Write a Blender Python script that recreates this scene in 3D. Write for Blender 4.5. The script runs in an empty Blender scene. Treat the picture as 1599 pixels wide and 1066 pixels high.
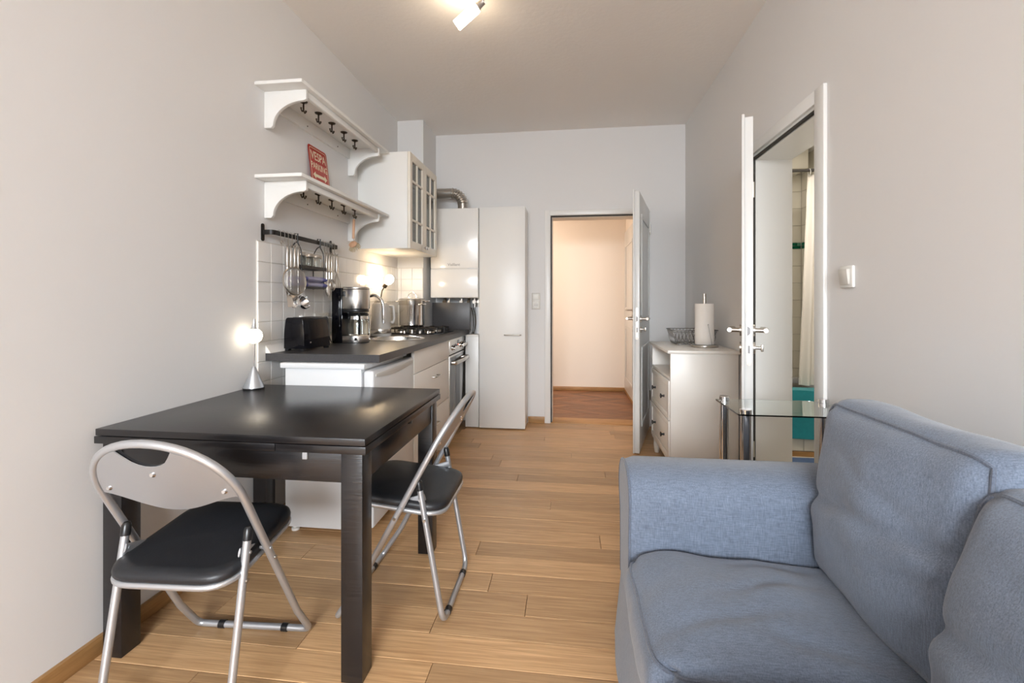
import bpy, bmesh, math, random
from mathutils import Vector, Matrix, noise

# ------------------------------------------------------------------ camera, world, light, exposure
sc = bpy.context.scene
COL = sc.collection
cd = bpy.data.cameras.new('camera')
cam = bpy.data.objects.new('camera', cd)
COL.objects.link(cam)
cd.lens = 16.0
cd.sensor_width = 36.0
cd.shift_y = -62 / 1599
cd.clip_start = 0.02
cam.location = (0, 0, 1.15)
cam.rotation_euler = (math.radians(90), 0, math.atan(88.5 / 710.7))
sc.camera = cam

w = bpy.data.worlds.new('sky')
sc.world = w
w.use_nodes = True
bg = w.node_tree.nodes['Background']
bg.inputs['Color'].default_value = (0.80, 0.90, 1.0, 1)
bg.inputs['Strength'].default_value = 3.0

def area(name, loc, rot, sx, sy, power, col):
    l = bpy.data.lights.new(name, 'AREA')
    l.shape = 'RECTANGLE'; l.size = sx; l.size_y = sy; l.energy = power; l.color = col
    o = bpy.data.objects.new(name, l); COL.objects.link(o)
    o.location = loc; o.rotation_euler = rot
    return o
# daylight entering through the room's window (behind the camera)
area('window_daylight', (-0.1, -5.0, 3.25), (math.radians(70), 0, 0), 4.2, 3.0, 980, (0.92, 0.96, 1.0))
# hallway and bathroom ceiling lamps
area('hallway_lamp', (-1.05, 5.1, 2.45), (0, 0, 0), 0.5, 0.4, 18, (1.0, 0.80, 0.64))
area('bathroom_lamp', (1.62, 2.95, 2.36), (0, 0, 0), 0.3, 0.3, 8, (1.0, 0.93, 0.83))

vs = sc.view_settings
vs.view_transform = 'Standard'
vs.look = 'None'
vs.exposure = 0.93
vs.gamma = 1.0
vs.use_curve_mapping = False
try:
    sc.cycles.use_denoising = True
    sc.cycles.max_bounces = 12
    sc.cycles.diffuse_bounces = 6
    sc.cycles.transmission_bounces = 10
    sc.cycles.caustics_reflective = False
    sc.cycles.caustics_refractive = False
except Exception:
    pass
random.seed(7)

# ------------------------------------------------------------------ materials
MATS = {}
def pbr(name, col, rough=0.5, metal=0.0, bump=None, var=None, coat=0.0, trans=0.0, ior=1.45, emit=None, estr=0.0, stretch=(1, 1, 1), sheen=0.0, rvar=0.0):
    m = bpy.data.materials.new(name); m.use_nodes = True
    nt = m.node_tree; b = nt.nodes['Principled BSDF']
    c = (col[0], col[1], col[2], 1)
    b.inputs['Base Color'].default_value = c
    b.inputs['Roughness'].default_value = rough
    b.inputs['Metallic'].default_value = metal
    b.inputs['IOR'].default_value = ior
    b.inputs['Coat Weight'].default_value = coat
    b.inputs['Coat Roughness'].default_value = 0.08
    b.inputs['Transmission Weight'].default_value = trans
    b.inputs['Sheen Weight'].default_value = sheen
    if emit:
        b.inputs['Emission Color'].default_value = (*emit, 1); b.inputs['Emission Strength'].default_value = estr
    tc = nt.nodes.new('ShaderNodeTexCoord'); mp = nt.nodes.new('ShaderNodeMapping')
    mp.inputs['Scale'].default_value = stretch
    nt.links.new(tc.outputs['Object'], mp.inputs['Vector'])
    def nz(scale, detail=4):
        n = nt.nodes.new('ShaderNodeTexNoise'); n.inputs['Scale'].default_value = scale; n.inputs['Detail'].default_value = detail
        nt.links.new(mp.outputs['Vector'], n.inputs['Vector']); return n
    if var:
        n = nz(var[0]); mx = nt.nodes.new('ShaderNodeMix'); mx.data_type = 'RGBA'
        k = var[1]
        mx.inputs['A'].default_value = (col[0] * (1 - k), col[1] * (1 - k), col[2] * (1 - k), 1)
        mx.inputs['B'].default_value = (min(1, col[0] * (1 + k)), min(1, col[1] * (1 + k)), min(1, col[2] * (1 + k)), 1)
        nt.links.new(n.outputs['Fac'], mx.inputs['Factor']); nt.links.new(mx.outputs['Result'], b.inputs['Base Color'])
    if rvar:
        n = nz(6); mr = nt.nodes.new('ShaderNodeMapRange')
        mr.inputs['To Min'].default_value = max(0.02, rough - rvar); mr.inputs['To Max'].default_value = rough + rvar
        nt.links.new(n.outputs['Fac'], mr.inputs['Value']); nt.links.new(mr.outputs['Result'], b.inputs['Roughness'])
    if bump:
        n = nz(bump[0], 6); bp = nt.nodes.new('ShaderNodeBump'); bp.inputs['Strength'].default_value = bump[1]; bp.inputs['Distance'].default_value = bump[2] if len(bump) > 2 else 0.002
        nt.links.new(n.outputs['Fac'], bp.inputs['Height']); nt.links.new(bp.outputs['Normal'], b.inputs['Normal'])
    MATS[name] = m
    return m

def wood(name, dark, light, grain=(1.5, 22, 22), rough=0.42, rnd=0.25, bump=0.12, rings=True):
    m = bpy.data.materials.new(name); m.use_nodes = True
    nt = m.node_tree; N = nt.nodes.new; L = nt.links.new; b = nt.nodes['Principled BSDF']
    tc = N('ShaderNodeTexCoord'); oi = N('ShaderNodeObjectInfo')
    mul = N('ShaderNodeMath'); mul.operation = 'MULTIPLY'; mul.inputs[1].default_value = 37.0
    L(oi.outputs['Random'], mul.inputs[0])
    cmb = N('ShaderNodeCombineXYZ'); L(mul.outputs[0], cmb.inputs[0]); L(mul.outputs[0], cmb.inputs[1]); L(mul.outputs[0], cmb.inputs[2])
    add = N('ShaderNodeVectorMath'); add.operation = 'ADD'; L(tc.outputs['Object'], add.inputs[0]); L(cmb.outputs[0], add.inputs[1])
    mp = N('ShaderNodeMapping'); mp.inputs['Scale'].default_value = grain; L(add.outputs[0], mp.inputs['Vector'])
    n1 = N('ShaderNodeTexNoise'); n1.inputs['Scale'].default_value = 3.0; n1.inputs['Detail'].default_value = 8; n1.inputs['Roughness'].default_value = 0.62; n1.inputs['Distortion'].default_value = 0.6
    L(mp.outputs[0], n1.inputs['Vector'])
    mp2 = N('ShaderNodeMapping'); mp2.inputs['Scale'].default_value = (grain[0] * 0.6, grain[1] * 0.35, grain[2] * 0.35); L(add.outputs[0], mp2.inputs['Vector'])
    wv = N('ShaderNodeTexNoise'); wv.inputs['Scale'].default_value = 1.3; wv.inputs['Detail'].default_value = 2; L(mp2.outputs[0], wv.inputs['Vector'])
    ms = N('ShaderNodeMath'); ms.operation = 'MULTIPLY'; ms.inputs[1].default_value = 46.0; L(wv.outputs['Fac'], ms.inputs[0])
    sn = N('ShaderNodeMath'); sn.operation = 'SINE'; L(ms.outputs[0], sn.inputs[0])
    mr = N('ShaderNodeMapRange'); mr.inputs['From Min'].default_value = -1; mr.inputs['From Max'].default_value = 1; mr.inputs['To Min'].default_value = 0; mr.inputs['To Max'].default_value = 0.10 if rings else 0.0
    L(sn.outputs[0], mr.inputs['Value'])
    ad = N('ShaderNodeMath'); ad.operation = 'ADD'; L(n1.outputs['Fac'], ad.inputs[0]); L(mr.outputs[0], ad.inputs[1])
    rp = N('ShaderNodeValToRGB'); rp.color_ramp.elements[0].position = 0.28; rp.color_ramp.elements[1].position = 0.84
    rp.color_ramp.elements[0].color = (*dark, 1); rp.color_ramp.elements[1].color = (*light, 1)
    L(ad.outputs[0], rp.inputs['Fac'])
    hs = N('ShaderNodeHueSaturation')
    r2 = N('ShaderNodeMapRange'); r2.inputs['To Min'].default_value = 1 - rnd; r2.inputs['To Max'].default_value = 1 + rnd * 0.6; L(oi.outputs['Random'], r2.inputs['Value'])
    L(r2.outputs[0], hs.inputs['Value']); L(rp.outputs['Color'], hs.inputs['Color']); L(hs.outputs['Color'], b.inputs['Base Color'])
    b.inputs['Roughness'].default_value = rough
    bp = N('ShaderNodeBump'); bp.inputs['Strength'].default_value = bump; bp.inputs['Distance'].default_value = 0.002
    L(n1.outputs['Fac'], bp.inputs['Height']); L(bp.outputs[0], b.inputs['Normal'])
    MATS[name] = m
    return m

def fabric(name, dark, light, scale=420.0):
    m = bpy.data.materials.new(name); m.use_nodes = True
    nt = m.node_tree; N = nt.nodes.new; L = nt.links.new; b = nt.nodes['Principled BSDF']
    tc = N('ShaderNodeTexCoord')
    outs = []
    for st in ((1, 1, 0.10), (0.10, 1, 1)):
        mp = N('ShaderNodeMapping'); mp.inputs['Scale'].default_value = st; L(tc.outputs['Object'], mp.inputs['Vector'])
        n = N('ShaderNodeTexNoise'); n.inputs['Scale'].default_value = scale; n.inputs['Detail'].default_value = 3; L(mp.outputs[0], n.inputs['Vector']); outs.append(n)
    big = N('ShaderNodeTexNoise'); big.inputs['Scale'].default_value = 9; big.inputs['Detail'].default_value = 5; L(tc.outputs['Object'], big.inputs['Vector'])
    a1 = N('ShaderNodeMath'); a1.operation = 'ADD'; L(outs[0].outputs['Fac'], a1.inputs[0]); L(outs[1].outputs['Fac'], a1.inputs[1])
    a2 = N('ShaderNodeMath'); a2.operation = 'MULTIPLY_ADD'; a2.inputs[1].default_value = 0.16; L(big.outputs['Fac'], a2.inputs[0]); L(a1.outputs[0], a2.inputs[2])
    rp = N('ShaderNodeValToRGB'); rp.color_ramp.elements[0].position = 0.30; rp.color_ramp.elements[1].position = 0.75
    dv = N('ShaderNodeMath'); dv.operation = 'MULTIPLY'; dv.inputs[1].default_value = 0.45; L(a2.outputs[0], dv.inputs[0])
    rp.color_ramp.elements[0].color = (*dark, 1); rp.color_ramp.elements[1].color = (*light, 1); L(dv.outputs[0], rp.inputs['Fac'])
    L(rp.outputs['Color'], b.inputs['Base Color'])
    b.inputs['Roughness'].default_value = 0.9; b.inputs['Sheen Weight'].default_value = 0.25
    bp = N('ShaderNodeBump'); bp.inputs['Strength'].default_value = 0.35; bp.inputs['Distance'].default_value = 0.0012; L(a1.outputs[0], bp.inputs['Height']); L(bp.outputs[0], b.inputs['Normal'])
    MATS[name] = m
    return m

WALL = pbr('wall_paint', (0.715, 0.71, 0.705), 0.85, bump=(90, 0.10, 0.002), var=(1.2, 0.015))
CEIL = pbr('ceiling_paint', (0.84, 0.82, 0.795), 0.9, bump=(38, 0.30, 0.004), var=(1.5, 0.02))
HALLW = pbr('hallway_paint', (0.82, 0.76, 0.69), 0.85, bump=(80, 0.08), var=(1.5, 0.015))
LACQ = pbr('white_lacquer', (0.75, 0.745, 0.725), 0.32, bump=(30, 0.02), var=(2, 0.01))
LACQ2 = pbr('white_door_lacquer', (0.66, 0.66, 0.645), 0.30, bump=(25, 0.03), var=(2, 0.012))
SHELFW = pbr('shelf_white', (0.74, 0.74, 0.72), 0.45, bump=(40, 0.04), var=(3, 0.015))
CREAM = pbr('cabinet_cream', (0.76, 0.72, 0.63), 0.4, bump=(40, 0.04), var=(3, 0.015))
FRONTW = pbr('kitchen_front', (0.78, 0.75, 0.70), 0.35, bump=(40, 0.03), var=(2, 0.01))
FRIDGE = pbr('fridge_enamel', (0.72, 0.73, 0.74), 0.3, bump=(60, 0.02), var=(2, 0.01))
BOIL = pbr('boiler_enamel', (0.78, 0.77, 0.745), 0.16, coat=0.5, var=(2, 0.01))
SIDEB = pbr('sideboard_white', (0.76, 0.735, 0.69), 0.32, bump=(30, 0.03), var=(2, 0.012))
OAK = wood('oak_plank', (0.385, 0.208, 0.092), (0.74, 0.475, 0.248), (1.3, 42, 42), 0.36, 0.27)
OAKTRIM = wood('oak_trim', (0.28, 0.14, 0.045), (0.50, 0.28, 0.11), (2, 24, 24), 0.45, 0.1)
OAKTRIMY = wood('oak_trim_long', (0.28, 0.14, 0.045), (0.50, 0.28, 0.11), (24, 2, 24), 0.45, 0.1)
HERR = wood('herringbone_wood', (0.13, 0.055, 0.024), (0.30, 0.135, 0.06), (2, 24, 24), 0.45, 0.35)
SUB = pbr('floor_gap', (0.06, 0.035, 0.02), 0.9, var=(10, 0.2))
BLACKW = wood('black_brown_wood', (0.006, 0.0055, 0.006), (0.020, 0.018, 0.019), (2, 40, 40), 0.27, 0.05, 0.25, False)
GROUT = pbr('tile_grout', (0.62, 0.59, 0.54), 0.9, bump=(200, 0.2))
TILE = pbr('white_tile', (0.82, 0.81, 0.79), 0.09, bump=(7, 0.10, 0.004), var=(4, 0.012))
BTILE = pbr('bath_tile', (0.80, 0.76, 0.66), 0.15, bump=(7, 0.06), var=(4, 0.015))
GREEN1 = pbr('green_mosaic', (0.006, 0.13, 0.065), 0.12, var=(30, 0.3))
GREEN2 = pbr('pale_green_mosaic', (0.12, 0.33, 0.22), 0.12, var=(30, 0.3))
WORK = pbr('worktop_slate', (0.052, 0.050, 0.052), 0.38, bump=(160, 0.12, 0.001), var=(120, 0.30))
STEEL = pbr('brushed_steel', (0.62, 0.60, 0.57), 0.26, 1.0, bump=(60, 0.03), var=(8, 0.04), stretch=(1, 1, 8))
CHROME = pbr('chrome', (0.80, 0.80, 0.81), 0.07, 1.0, var=(5, 0.02))
NICKEL = pbr('satin_nickel', (0.52, 0.49, 0.45), 0.28, 1.0, var=(9, 0.05))
SILVER = pbr('silver_paint', (0.50, 0.515, 0.54), 0.32, 0.7, bump=(120, 0.03), var=(6, 0.04))
PLATE = pbr('silver_backrest', (0.42, 0.43, 0.45), 0.38, 0.6, bump=(200, 0.04), var=(4, 0.05))
VINYL = pbr('black_vinyl', (0.016, 0.017, 0.020), 0.40, bump=(260, 0.35, 0.001), var=(30, 0.2), rvar=0.08)
BLACKP = pbr('black_plastic', (0.012, 0.012, 0.013), 0.28, var=(10, 0.2))
BLACKG = pbr('black_gloss', (0.004, 0.004, 0.006), 0.06, var=(10, 0.2))
BLACKG.node_tree.nodes['Principled BSDF'].inputs['Specular IOR Level'].default_value = 0.35
IRON = pbr('black_iron', (0.016, 0.014, 0.013), 0.42, 0.4, bump=(120, 0.15), var=(20, 0.2))
BRONZE = pbr('dark_bronze', (0.055, 0.042, 0.030), 0.38, 0.9, var=(20, 0.2))
DKSEAL = pbr('dark_seal', (0.045, 0.040, 0.035), 0.8, var=(20, 0.2))
PLASTW = pbr('white_plastic', (0.74, 0.735, 0.70), 0.35, var=(8, 0.02))
PLASTC = pbr('cream_plastic', (0.62, 0.60, 0.56), 0.35, var=(8, 0.02))
GREYP = pbr('grey_plastic', (0.33, 0.33, 0.34), 0.4, var=(8, 0.05))
KETT = pbr('kettle_white', (0.66, 0.645, 0.62), 0.35, var=(8, 0.02))
GLASS = pbr('clear_glass', (0.96, 0.985, 0.975), 0.0, trans=1.0, ior=1.48)
TGLASS = pbr('table_glass', (0.90, 0.975, 0.95), 0.0, trans=1.0, ior=1.5)
CABGL = pbr('cabinet_glass', (0.42, 0.46, 0.45), 0.06, trans=0.9, ior=1.45)
OVENGL = pbr('oven_glass', (0.10, 0.105, 0.11), 0.08, coat=0.5, var=(3, 0.1))
DENIM = fabric('denim_fabric', (0.072, 0.094, 0.136), (0.205, 0.25, 0.33))
DENIMP = fabric('denim_piping', (0.05, 0.062, 0.09), (0.15, 0.18, 0.24))
TEAL = pbr('teal_towel', (0.016, 0.29, 0.33), 0.9, bump=(400, 0.6, 0.003), var=(30, 0.2), sheen=0.3)
BLUEMAT = pbr('blue_bath_mat', (0.10, 0.16, 0.30), 0.95, bump=(300, 0.8, 0.004), var=(40, 0.25))
CURT = pbr('shower_curtain', (0.80, 0.76, 0.70), 0.55, bump=(12, 0.1), var=(6, 0.02))
PAPER = pbr('kitchen_paper', (0.80, 0.76, 0.71), 0.95, bump=(150, 0.4, 0.001), var=(20, 0.02))
RED = pbr('red_enamel', (0.42, 0.022, 0.010), 0.3, var=(20, 0.08))
CREAML = pbr('cream_lettering', (0.74, 0.66, 0.48), 0.5, var=(20, 0.04))
WOODB = wood('beech', (0.40, 0.22, 0.12), (0.60, 0.37, 0.24), (20, 20, 2), 0.6, 0.1)
BRIST = pbr('bristle', (0.52, 0.43, 0.29), 0.9, var=(200, 0.3), bump=(300, 0.5))
LOGO = pbr('logo_grey', (0.22, 0.21, 0.20), 0.4, var=(30, 0.1))
BULB = pbr('lit_bulb', (1, 0.9, 0.75), 0.3, emit=(1.0, 0.74, 0.46), estr=40, var=(3, 0.02))
BULBD = pbr('lit_desk_glass', (1, 0.95, 0.85), 0.3, emit=(1.0, 0.86, 0.66), estr=3, var=(3, 0.02))
BULBC = pbr('lit_ceiling_glass', (1, 0.95, 0.85), 0.3, emit=(1.0, 0.80, 0.56), estr=17, var=(3, 0.02))
LEDRED = pbr('red_indicator', (0.5, 0.02, 0.01), 0.3, emit=(1.0, 0.1, 0.03), estr=2.0, var=(3, 0.02))
TOWELB = None
def towel_mat():
    m = bpy.data.materials.new('patterned_towel'); m.use_nodes = True
    nt = m.node_tree; N = nt.nodes.new; L = nt.links.new; b = nt.nodes['Principled BSDF']
    tc = N('ShaderNodeTexCoord'); sp = N('ShaderNodeSeparateXYZ'); L(tc.outputs['Object'], sp.inputs[0])
    # chevron rows: sine of y + |z|
    az = N('ShaderNodeMath'); az.operation = 'ABSOLUTE'; L(sp.outputs['Z'], az.inputs[0])
    s1 = N('ShaderNodeMath'); s1.operation = 'MULTIPLY_ADD'; s1.inputs[1].default_value = 1.0; L(az.outputs[0], s1.inputs[0]); L(sp.outputs['Y'], s1.inputs[2])
    s2 = N('ShaderNodeMath'); s2.operation = 'MULTIPLY'; s2.inputs[1].default_value = 420; L(s1.outputs[0], s2.inputs[0])
    s3 = N('ShaderNodeMath'); s3.operation = 'SINE'; L(s2.outputs[0], s3.inputs[0])
    band = N('ShaderNodeMath'); band.operation = 'COMPARE'; band.inputs[1].default_value = 0.0; band.inputs[2].default_value = 0.075; L(sp.outputs['Y'], band.inputs[0])
    g = N('ShaderNodeMath'); g.operation = 'GREATER_THAN'; g.inputs[1].default_value = 0.0; L(s3.outputs[0], g.inputs[0])
    mu = N('ShaderNodeMath'); mu.operation = 'MULTIPLY'; L(g.outputs[0], mu.inputs[0]); L(band.outputs[0], mu.inputs[1])
    mx = N('ShaderNodeMix'); mx.data_type = 'RGBA'; mx.inputs['A'].default_value = (0.11, 0.115, 0.32, 1); mx.inputs['B'].default_value = (0.62, 0.60, 0.66, 1)
    L(mu.outputs[0], mx.inputs['Factor']); L(mx.outputs['Result'], b.inputs['Base Color']); b.inputs['Roughness'].default_value = 0.95
    n = N('ShaderNodeTexNoise'); n.inputs['Scale'].default_value = 500; bp = N('ShaderNodeBump'); bp.inputs['Strength'].default_value = 0.4; L(n.outputs['Fac'], bp.inputs['Height']); L(bp.outputs[0], b.inputs['Normal'])
    return m
TOWELB = towel_mat()

# ------------------------------------------------------------------ mesh helpers
def V(*a): return Vector(a)

def fillet(pts, r, n=6, closed=False):
    out = []
    P = [Vector(p) for p in pts]; N = len(P)
    for i, p in enumerate(P):
        if not closed and i in (0, N - 1):
            out.append(p); continue
        a = P[i - 1]; b = P[(i + 1) % N]
        da = (a - p); db = (b - p)
        rr = min(r, da.length * 0.49, db.length * 0.49)
        s = p + da.normalized() * rr; e = p + db.normalized() * rr
        for k in range(n + 1):
            t = k / n
            out.append(s * (1 - t) ** 2 + p * 2 * t * (1 - t) + e * t * t)
    return out

class MB:
    def __init__(self): self.bm = bmesh.new()
    def box(self, x0, x1, y0, y1, z0, z1):
        bm = self.bm
        v = [bm.verts.new(p) for p in ((x0, y0, z0), (x1, y0, z0), (x1, y1, z0), (x0, y1, z0), (x0, y0, z1), (x1, y0, z1), (x1, y1, z1), (x0, y1, z1))]
        for f in ((0, 3, 2, 1), (4, 5, 6, 7), (0, 1, 5, 4), (1, 2, 6, 5), (2, 3, 7, 6), (3, 0, 4, 7)):
            bm.faces.new([v[i] for i in f])
        return self
    def rbox(self, x0, x1, y0, y1, z0, z1, r=0.004, seg=2):
        b2 = bmesh.new(); t = MB(); t.bm.free(); t.bm = b2; t.box(x0, x1, y0, y1, z0, z1)
        bmesh.ops.bevel(b2, geom=list(b2.edges), offset=r, segments=seg, profile=0.5, affect='EDGES')
        self.merge(b2); return self
    def merge(self, b2, mat=None):
        me = bpy.data.meshes.new('tmp'); 
        if mat is not None: b2.transform(mat)
        b2.to_mesh(me); b2.free(); self.bm.from_mesh(me); bpy.data.meshes.remove(me)
    def tube(self, pts, r, seg=10, closed=False, flat=1.0):
        bm = self.bm
        P = [Vector(p) for p in pts]; n = len(P)
        rs = r if isinstance(r, (list, tuple)) else [r] * n
        T = []
        for i in range(n):
            if closed: t = P[(i + 1) % n] - P[i - 1]
            elif i == 0: t = P[1] - P[0]
            elif i == n - 1: t = P[-1] - P[-2]
            else: t = (P[i + 1] - P[i]).normalized() + (P[i] - P[i - 1]).normalized()
            T.append(t.normalized() if t.length > 1e-9 else Vector((0, 0, 1)))
        up = Vector((0, 0, 1)) if abs(T[0].z) < 0.9 else Vector((1, 0, 0))
        nrm = (up - T[0] * up.dot(T[0])).normalized()
        rings = []
        for i in range(n):
            nrm = (nrm - T[i] * nrm.dot(T[i])).normalized(); bn = T[i].cross(nrm)
            rings.append([bm.verts.new(P[i] + (nrm * math.cos(2 * math.pi * k / seg) + bn * math.sin(2 * math.pi * k / seg) * flat) * rs[i]) for k in range(seg)])
        m = n if closed else n - 1
        for i in range(m):
            a = rings[i]; b = rings[(i + 1) % n]
            off = 0
            if closed and i == n - 1:
                off = min(range(seg), key=lambda o: (a[0].co - b[o].co).length)
            for k in range(seg):
                bm.faces.new((a[k], a[(k + 1) % seg], b[(k + 1 + off) % seg], b[(k + off) % seg]))
        if not closed:
            bm.faces.new(list(reversed(rings[0]))); bm.faces.new(rings[-1])
        return self
    def cyl(self, a, b, r, seg=20, r2=None):
        return self.tube([a, b], [r, r if r2 is None else r2], seg)
    def lathe(self, prof, seg=28, mat=None, close=False):
        b2 = bmesh.new(); rings = []
        for (r, z) in prof:
            if r < 1e-6: rings.append([b2.verts.new((0, 0, z))])
            else: rings.append([b2.verts.new((r * math.cos(2 * math.pi * k / seg), r * math.sin(2 * math.pi * k / seg), z)) for k in range(seg)])
        for i in range(len(rings) - 1):
            a, b = rings[i], rings[i + 1]
            for k in range(seg):
                k2 = (k + 1) % seg
                if len(a) == 1 and len(b) == 1: continue
                if len(a) == 1: b2.faces.new((a[0], b[k2], b[k]))
                elif len(b) == 1: b2.faces.new((a[k], a[k2], b[0]))
                else: b2.faces.new((a[k], a[k2], b[k2], b[k]))
        self.merge(b2, mat); return self
    def prism(self, poly, axis, d0, d1):
        """poly: 2-D points; axis 'x': (y,z), 'y': (x,z), 'z': (x,y)"""
        bm = self.bm
        f = {'x': lambda p, d: (d, p[0], p[1]), 'y': lambda p, d: (p[0], d, p[1]), 'z': lambda p, d: (p[0], p[1], d)}[axis]
        a = [bm.verts.new(f(p, d0)) for p in poly]; b = [bm.verts.new(f(p, d1)) for p in poly]; n = len(poly)
        for i in range(n): bm.faces.new((a[i], a[(i + 1) % n], b[(i + 1) % n], b[i]))
        bm.faces.new(list(reversed(a))); bm.faces.new(b)
        return self
    def xf(self, M): self.bm.transform(M); return self
    def build(self, name, mat, parent=None, world=True, bevel=0.0, seg=2, smooth=True, angle=38):
        bm = self.bm
        bmesh.ops.recalc_face_normals(bm, faces=bm.faces)
        if bevel:
            ed = [e for e in bm.edges if len(e.link_faces) == 2 and e.calc_face_angle(0) > math.radians(30)]
            bmesh.ops.bevel(bm, geom=ed, offset=bevel, segments=seg, profile=0.5, affect='EDGES', clamp_overlap=True)
        loc = Vector((0, 0, 0))
        if parent is None:
            # origin in the middle of the base
            cs = [v.co for v in bm.verts]
            loc = Vector(((min(c.x for c in cs) + max(c.x for c in cs)) / 2, (min(c.y for c in cs) + max(c.y for c in cs)) / 2, min(c.z for c in cs)))
            bmesh.ops.translate(bm, verts=bm.verts, vec=-loc)
        elif world:
            base = Vector(parent.location); p = parent.parent
            while p is not None: base = base + Vector(p.location); p = p.parent
            # part origin in its own middle so that object coordinates are its own
            cs = [v.co for v in bm.verts]
            mid = Vector([(min(c[i] for c in cs) + max(c[i] for c in cs)) / 2 for i in range(3)])
            bmesh.ops.translate(bm, verts=bm.verts, vec=-mid); loc = mid - base
        else:
            cs = [v.co for v in bm.verts]
            mid = Vector([(min(c[i] for c in cs) + max(c[i] for c in cs)) / 2 for i in range(3)])
            bmesh.ops.translate(bm, verts=bm.verts, vec=-mid); loc = mid
            q = parent
            if q.type == 'MESH':   # sub-part authored in its thing's frame
                loc = loc - Vector(q.location)
        me = bpy.data.meshes.new(name); bm.to_mesh(me); bm.free()
        me.materials.append(mat)
        if smooth:
            me.shade_smooth(); me.set_sharp_from_angle(angle=math.radians(angle))
        o = bpy.data.objects.new(name, me); COL.objects.link(o)
        o.location = loc
        if parent is not None: o.parent = parent
        return o

def thing(name, loc, label, cat, rz=0.0, group=None):
    o = bpy.data.objects.new(name, None); COL.objects.link(o)
    o.location = loc; o.rotation_euler = (0, 0, rz); o.empty_display_size = 0.05
    o['label'] = label; o['category'] = cat
    if group: o['group'] = group
    return o
def tag(o, label, cat, group=None):
    o['label'] = label; o['category'] = cat
    if group: o['group'] = group
    return o
def struct(o, label=None):
    o['kind'] = 'structure'
    if label: o['label'] = label
    return o
def text(name, body, size, mat, parent, M, extrude=0.0004, sx=1.0, align='CENTER'):
    c = bpy.data.curves.new(name, 'FONT'); c.body = body; c.size = size; c.extrude = extrude
    c.align_x = align; c.align_y = 'CENTER'
    c.materials.append(mat)
    tmp = bpy.data.objects.new('tmp_text', c); COL.objects.link(tmp)
    dg = bpy.context.evaluated_depsgraph_get(); dg.update()
    me = bpy.data.meshes.new_from_object(tmp.evaluated_get(dg)); bpy.data.objects.remove(tmp)
    me.name = name
    if not me.materials: me.materials.append(mat)
    o = bpy.data.objects.new(name, me); COL.objects.link(o)
    o.parent = parent; o.matrix_local = M @ Matrix.Diagonal((sx, 1, 1, 1))
    return o
def copy_tree(o, parent=None):
    c = o.copy(); COL.objects.link(c); c.parent = parent
    for ch in list(o.children): copy_tree(ch, c)
    return c
RX = lambda a: Matrix.Rotation(math.radians(a), 4, 'X')
RY = lambda a: Matrix.Rotation(math.radians(a), 4, 'Y')
RZ = lambda a: Matrix.Rotation(math.radians(a), 4, 'Z')
TR = lambda x, y, z: Matrix.Translation((x, y, z))

# ------------------------------------------------------------------ the room
XL, XR, YB, YR, ZC = -1.53, 1.06, 4.33, -3.2, 2.775
DY0, DY1, DZ = 2.10, 2.81, 1.985        # bathroom doorway in the right wall
BX0, BX1, BZ = -0.17, 0.69, 1.965       # hallway doorway in the back wall
XT = 1.275                              # far side of the right wall

wl = struct(MB().box(XL - 0.2, XL, YR - 0.2, YB + 0.2, -0.05, ZC + 0.1).build('wall_left', WALL, smooth=False), 'plain white painted wall on the left')
m = MB()
m.box(XR, XT, YR - 0.2, DY0, -0.05, ZC + 0.1).box(XR, XT, DY1, YB + 0.2, -0.05, ZC + 0.1).box(XR, XT, DY0, DY1, DZ, ZC + 0.1)
wr = struct(m.build('wall_right', WALL, smooth=False), 'plain white painted wall on the right with a doorway')
m = MB()
m.box(XL, BX0, YB, YB + 0.2, -0.05, ZC + 0.1).box(BX1, XR, YB, YB + 0.2, -0.05, ZC + 0.1).box(BX0, BX1, YB, YB + 0.2, BZ, ZC + 0.1)
wb = struct(m.build('wall_back', WALL, smooth=False), 'white end wall with an open doorway')
ch = struct(MB().box(XL, -1.29, 3.94, YB, 0, ZC).build('wall_chimney', WALL, smooth=False), 'white chimney breast in the far left corner')
WX0, WX1, WZ0, WZ1 = -1.15, 0.95, 0.55, 2.5
m = MB()
m.box(XL, WX0, YR - 0.2, YR, -0.05, ZC + 0.1).box(WX1, XR, YR - 0.2, YR, -0.05, ZC + 0.1).box(WX0, WX1, YR - 0.2, YR, -0.05, WZ0).box(WX0, WX1, YR - 0.2, YR, WZ1, ZC + 0.1)
struct(m.build('wall_rear', WALL, smooth=False), 'white window wall behind the viewer')
win = thing('window_1', (-0.1, YR - 0.1, WZ0), 'white framed window', 'window'); del win['category']; win['kind'] = 'structure'
m = MB()
for a, b in ((WX0, WX0 + 0.06), (-0.13, -0.07), (WX1 - 0.06, WX1)): m.box(a, b, YR - 0.12, YR - 0.07, WZ0, WZ1)
for a, b in ((WZ0, WZ0 + 0.06), (WZ1 - 0.06, WZ1)): m.box(WX0 + 0.06, -0.13, YR - 0.12, YR - 0.07, a, b).box(-0.07, WX1 - 0.06, YR - 0.12, YR - 0.07, a, b)
m.build('window_frame', LACQ, win)
struct(MB().box(XL - 0.2, XT, YR - 0.2, YB + 0.2, ZC, ZC + 0.12).build('ceiling', CEIL, smooth=False), 'off white rough plastered ceiling')

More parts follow.
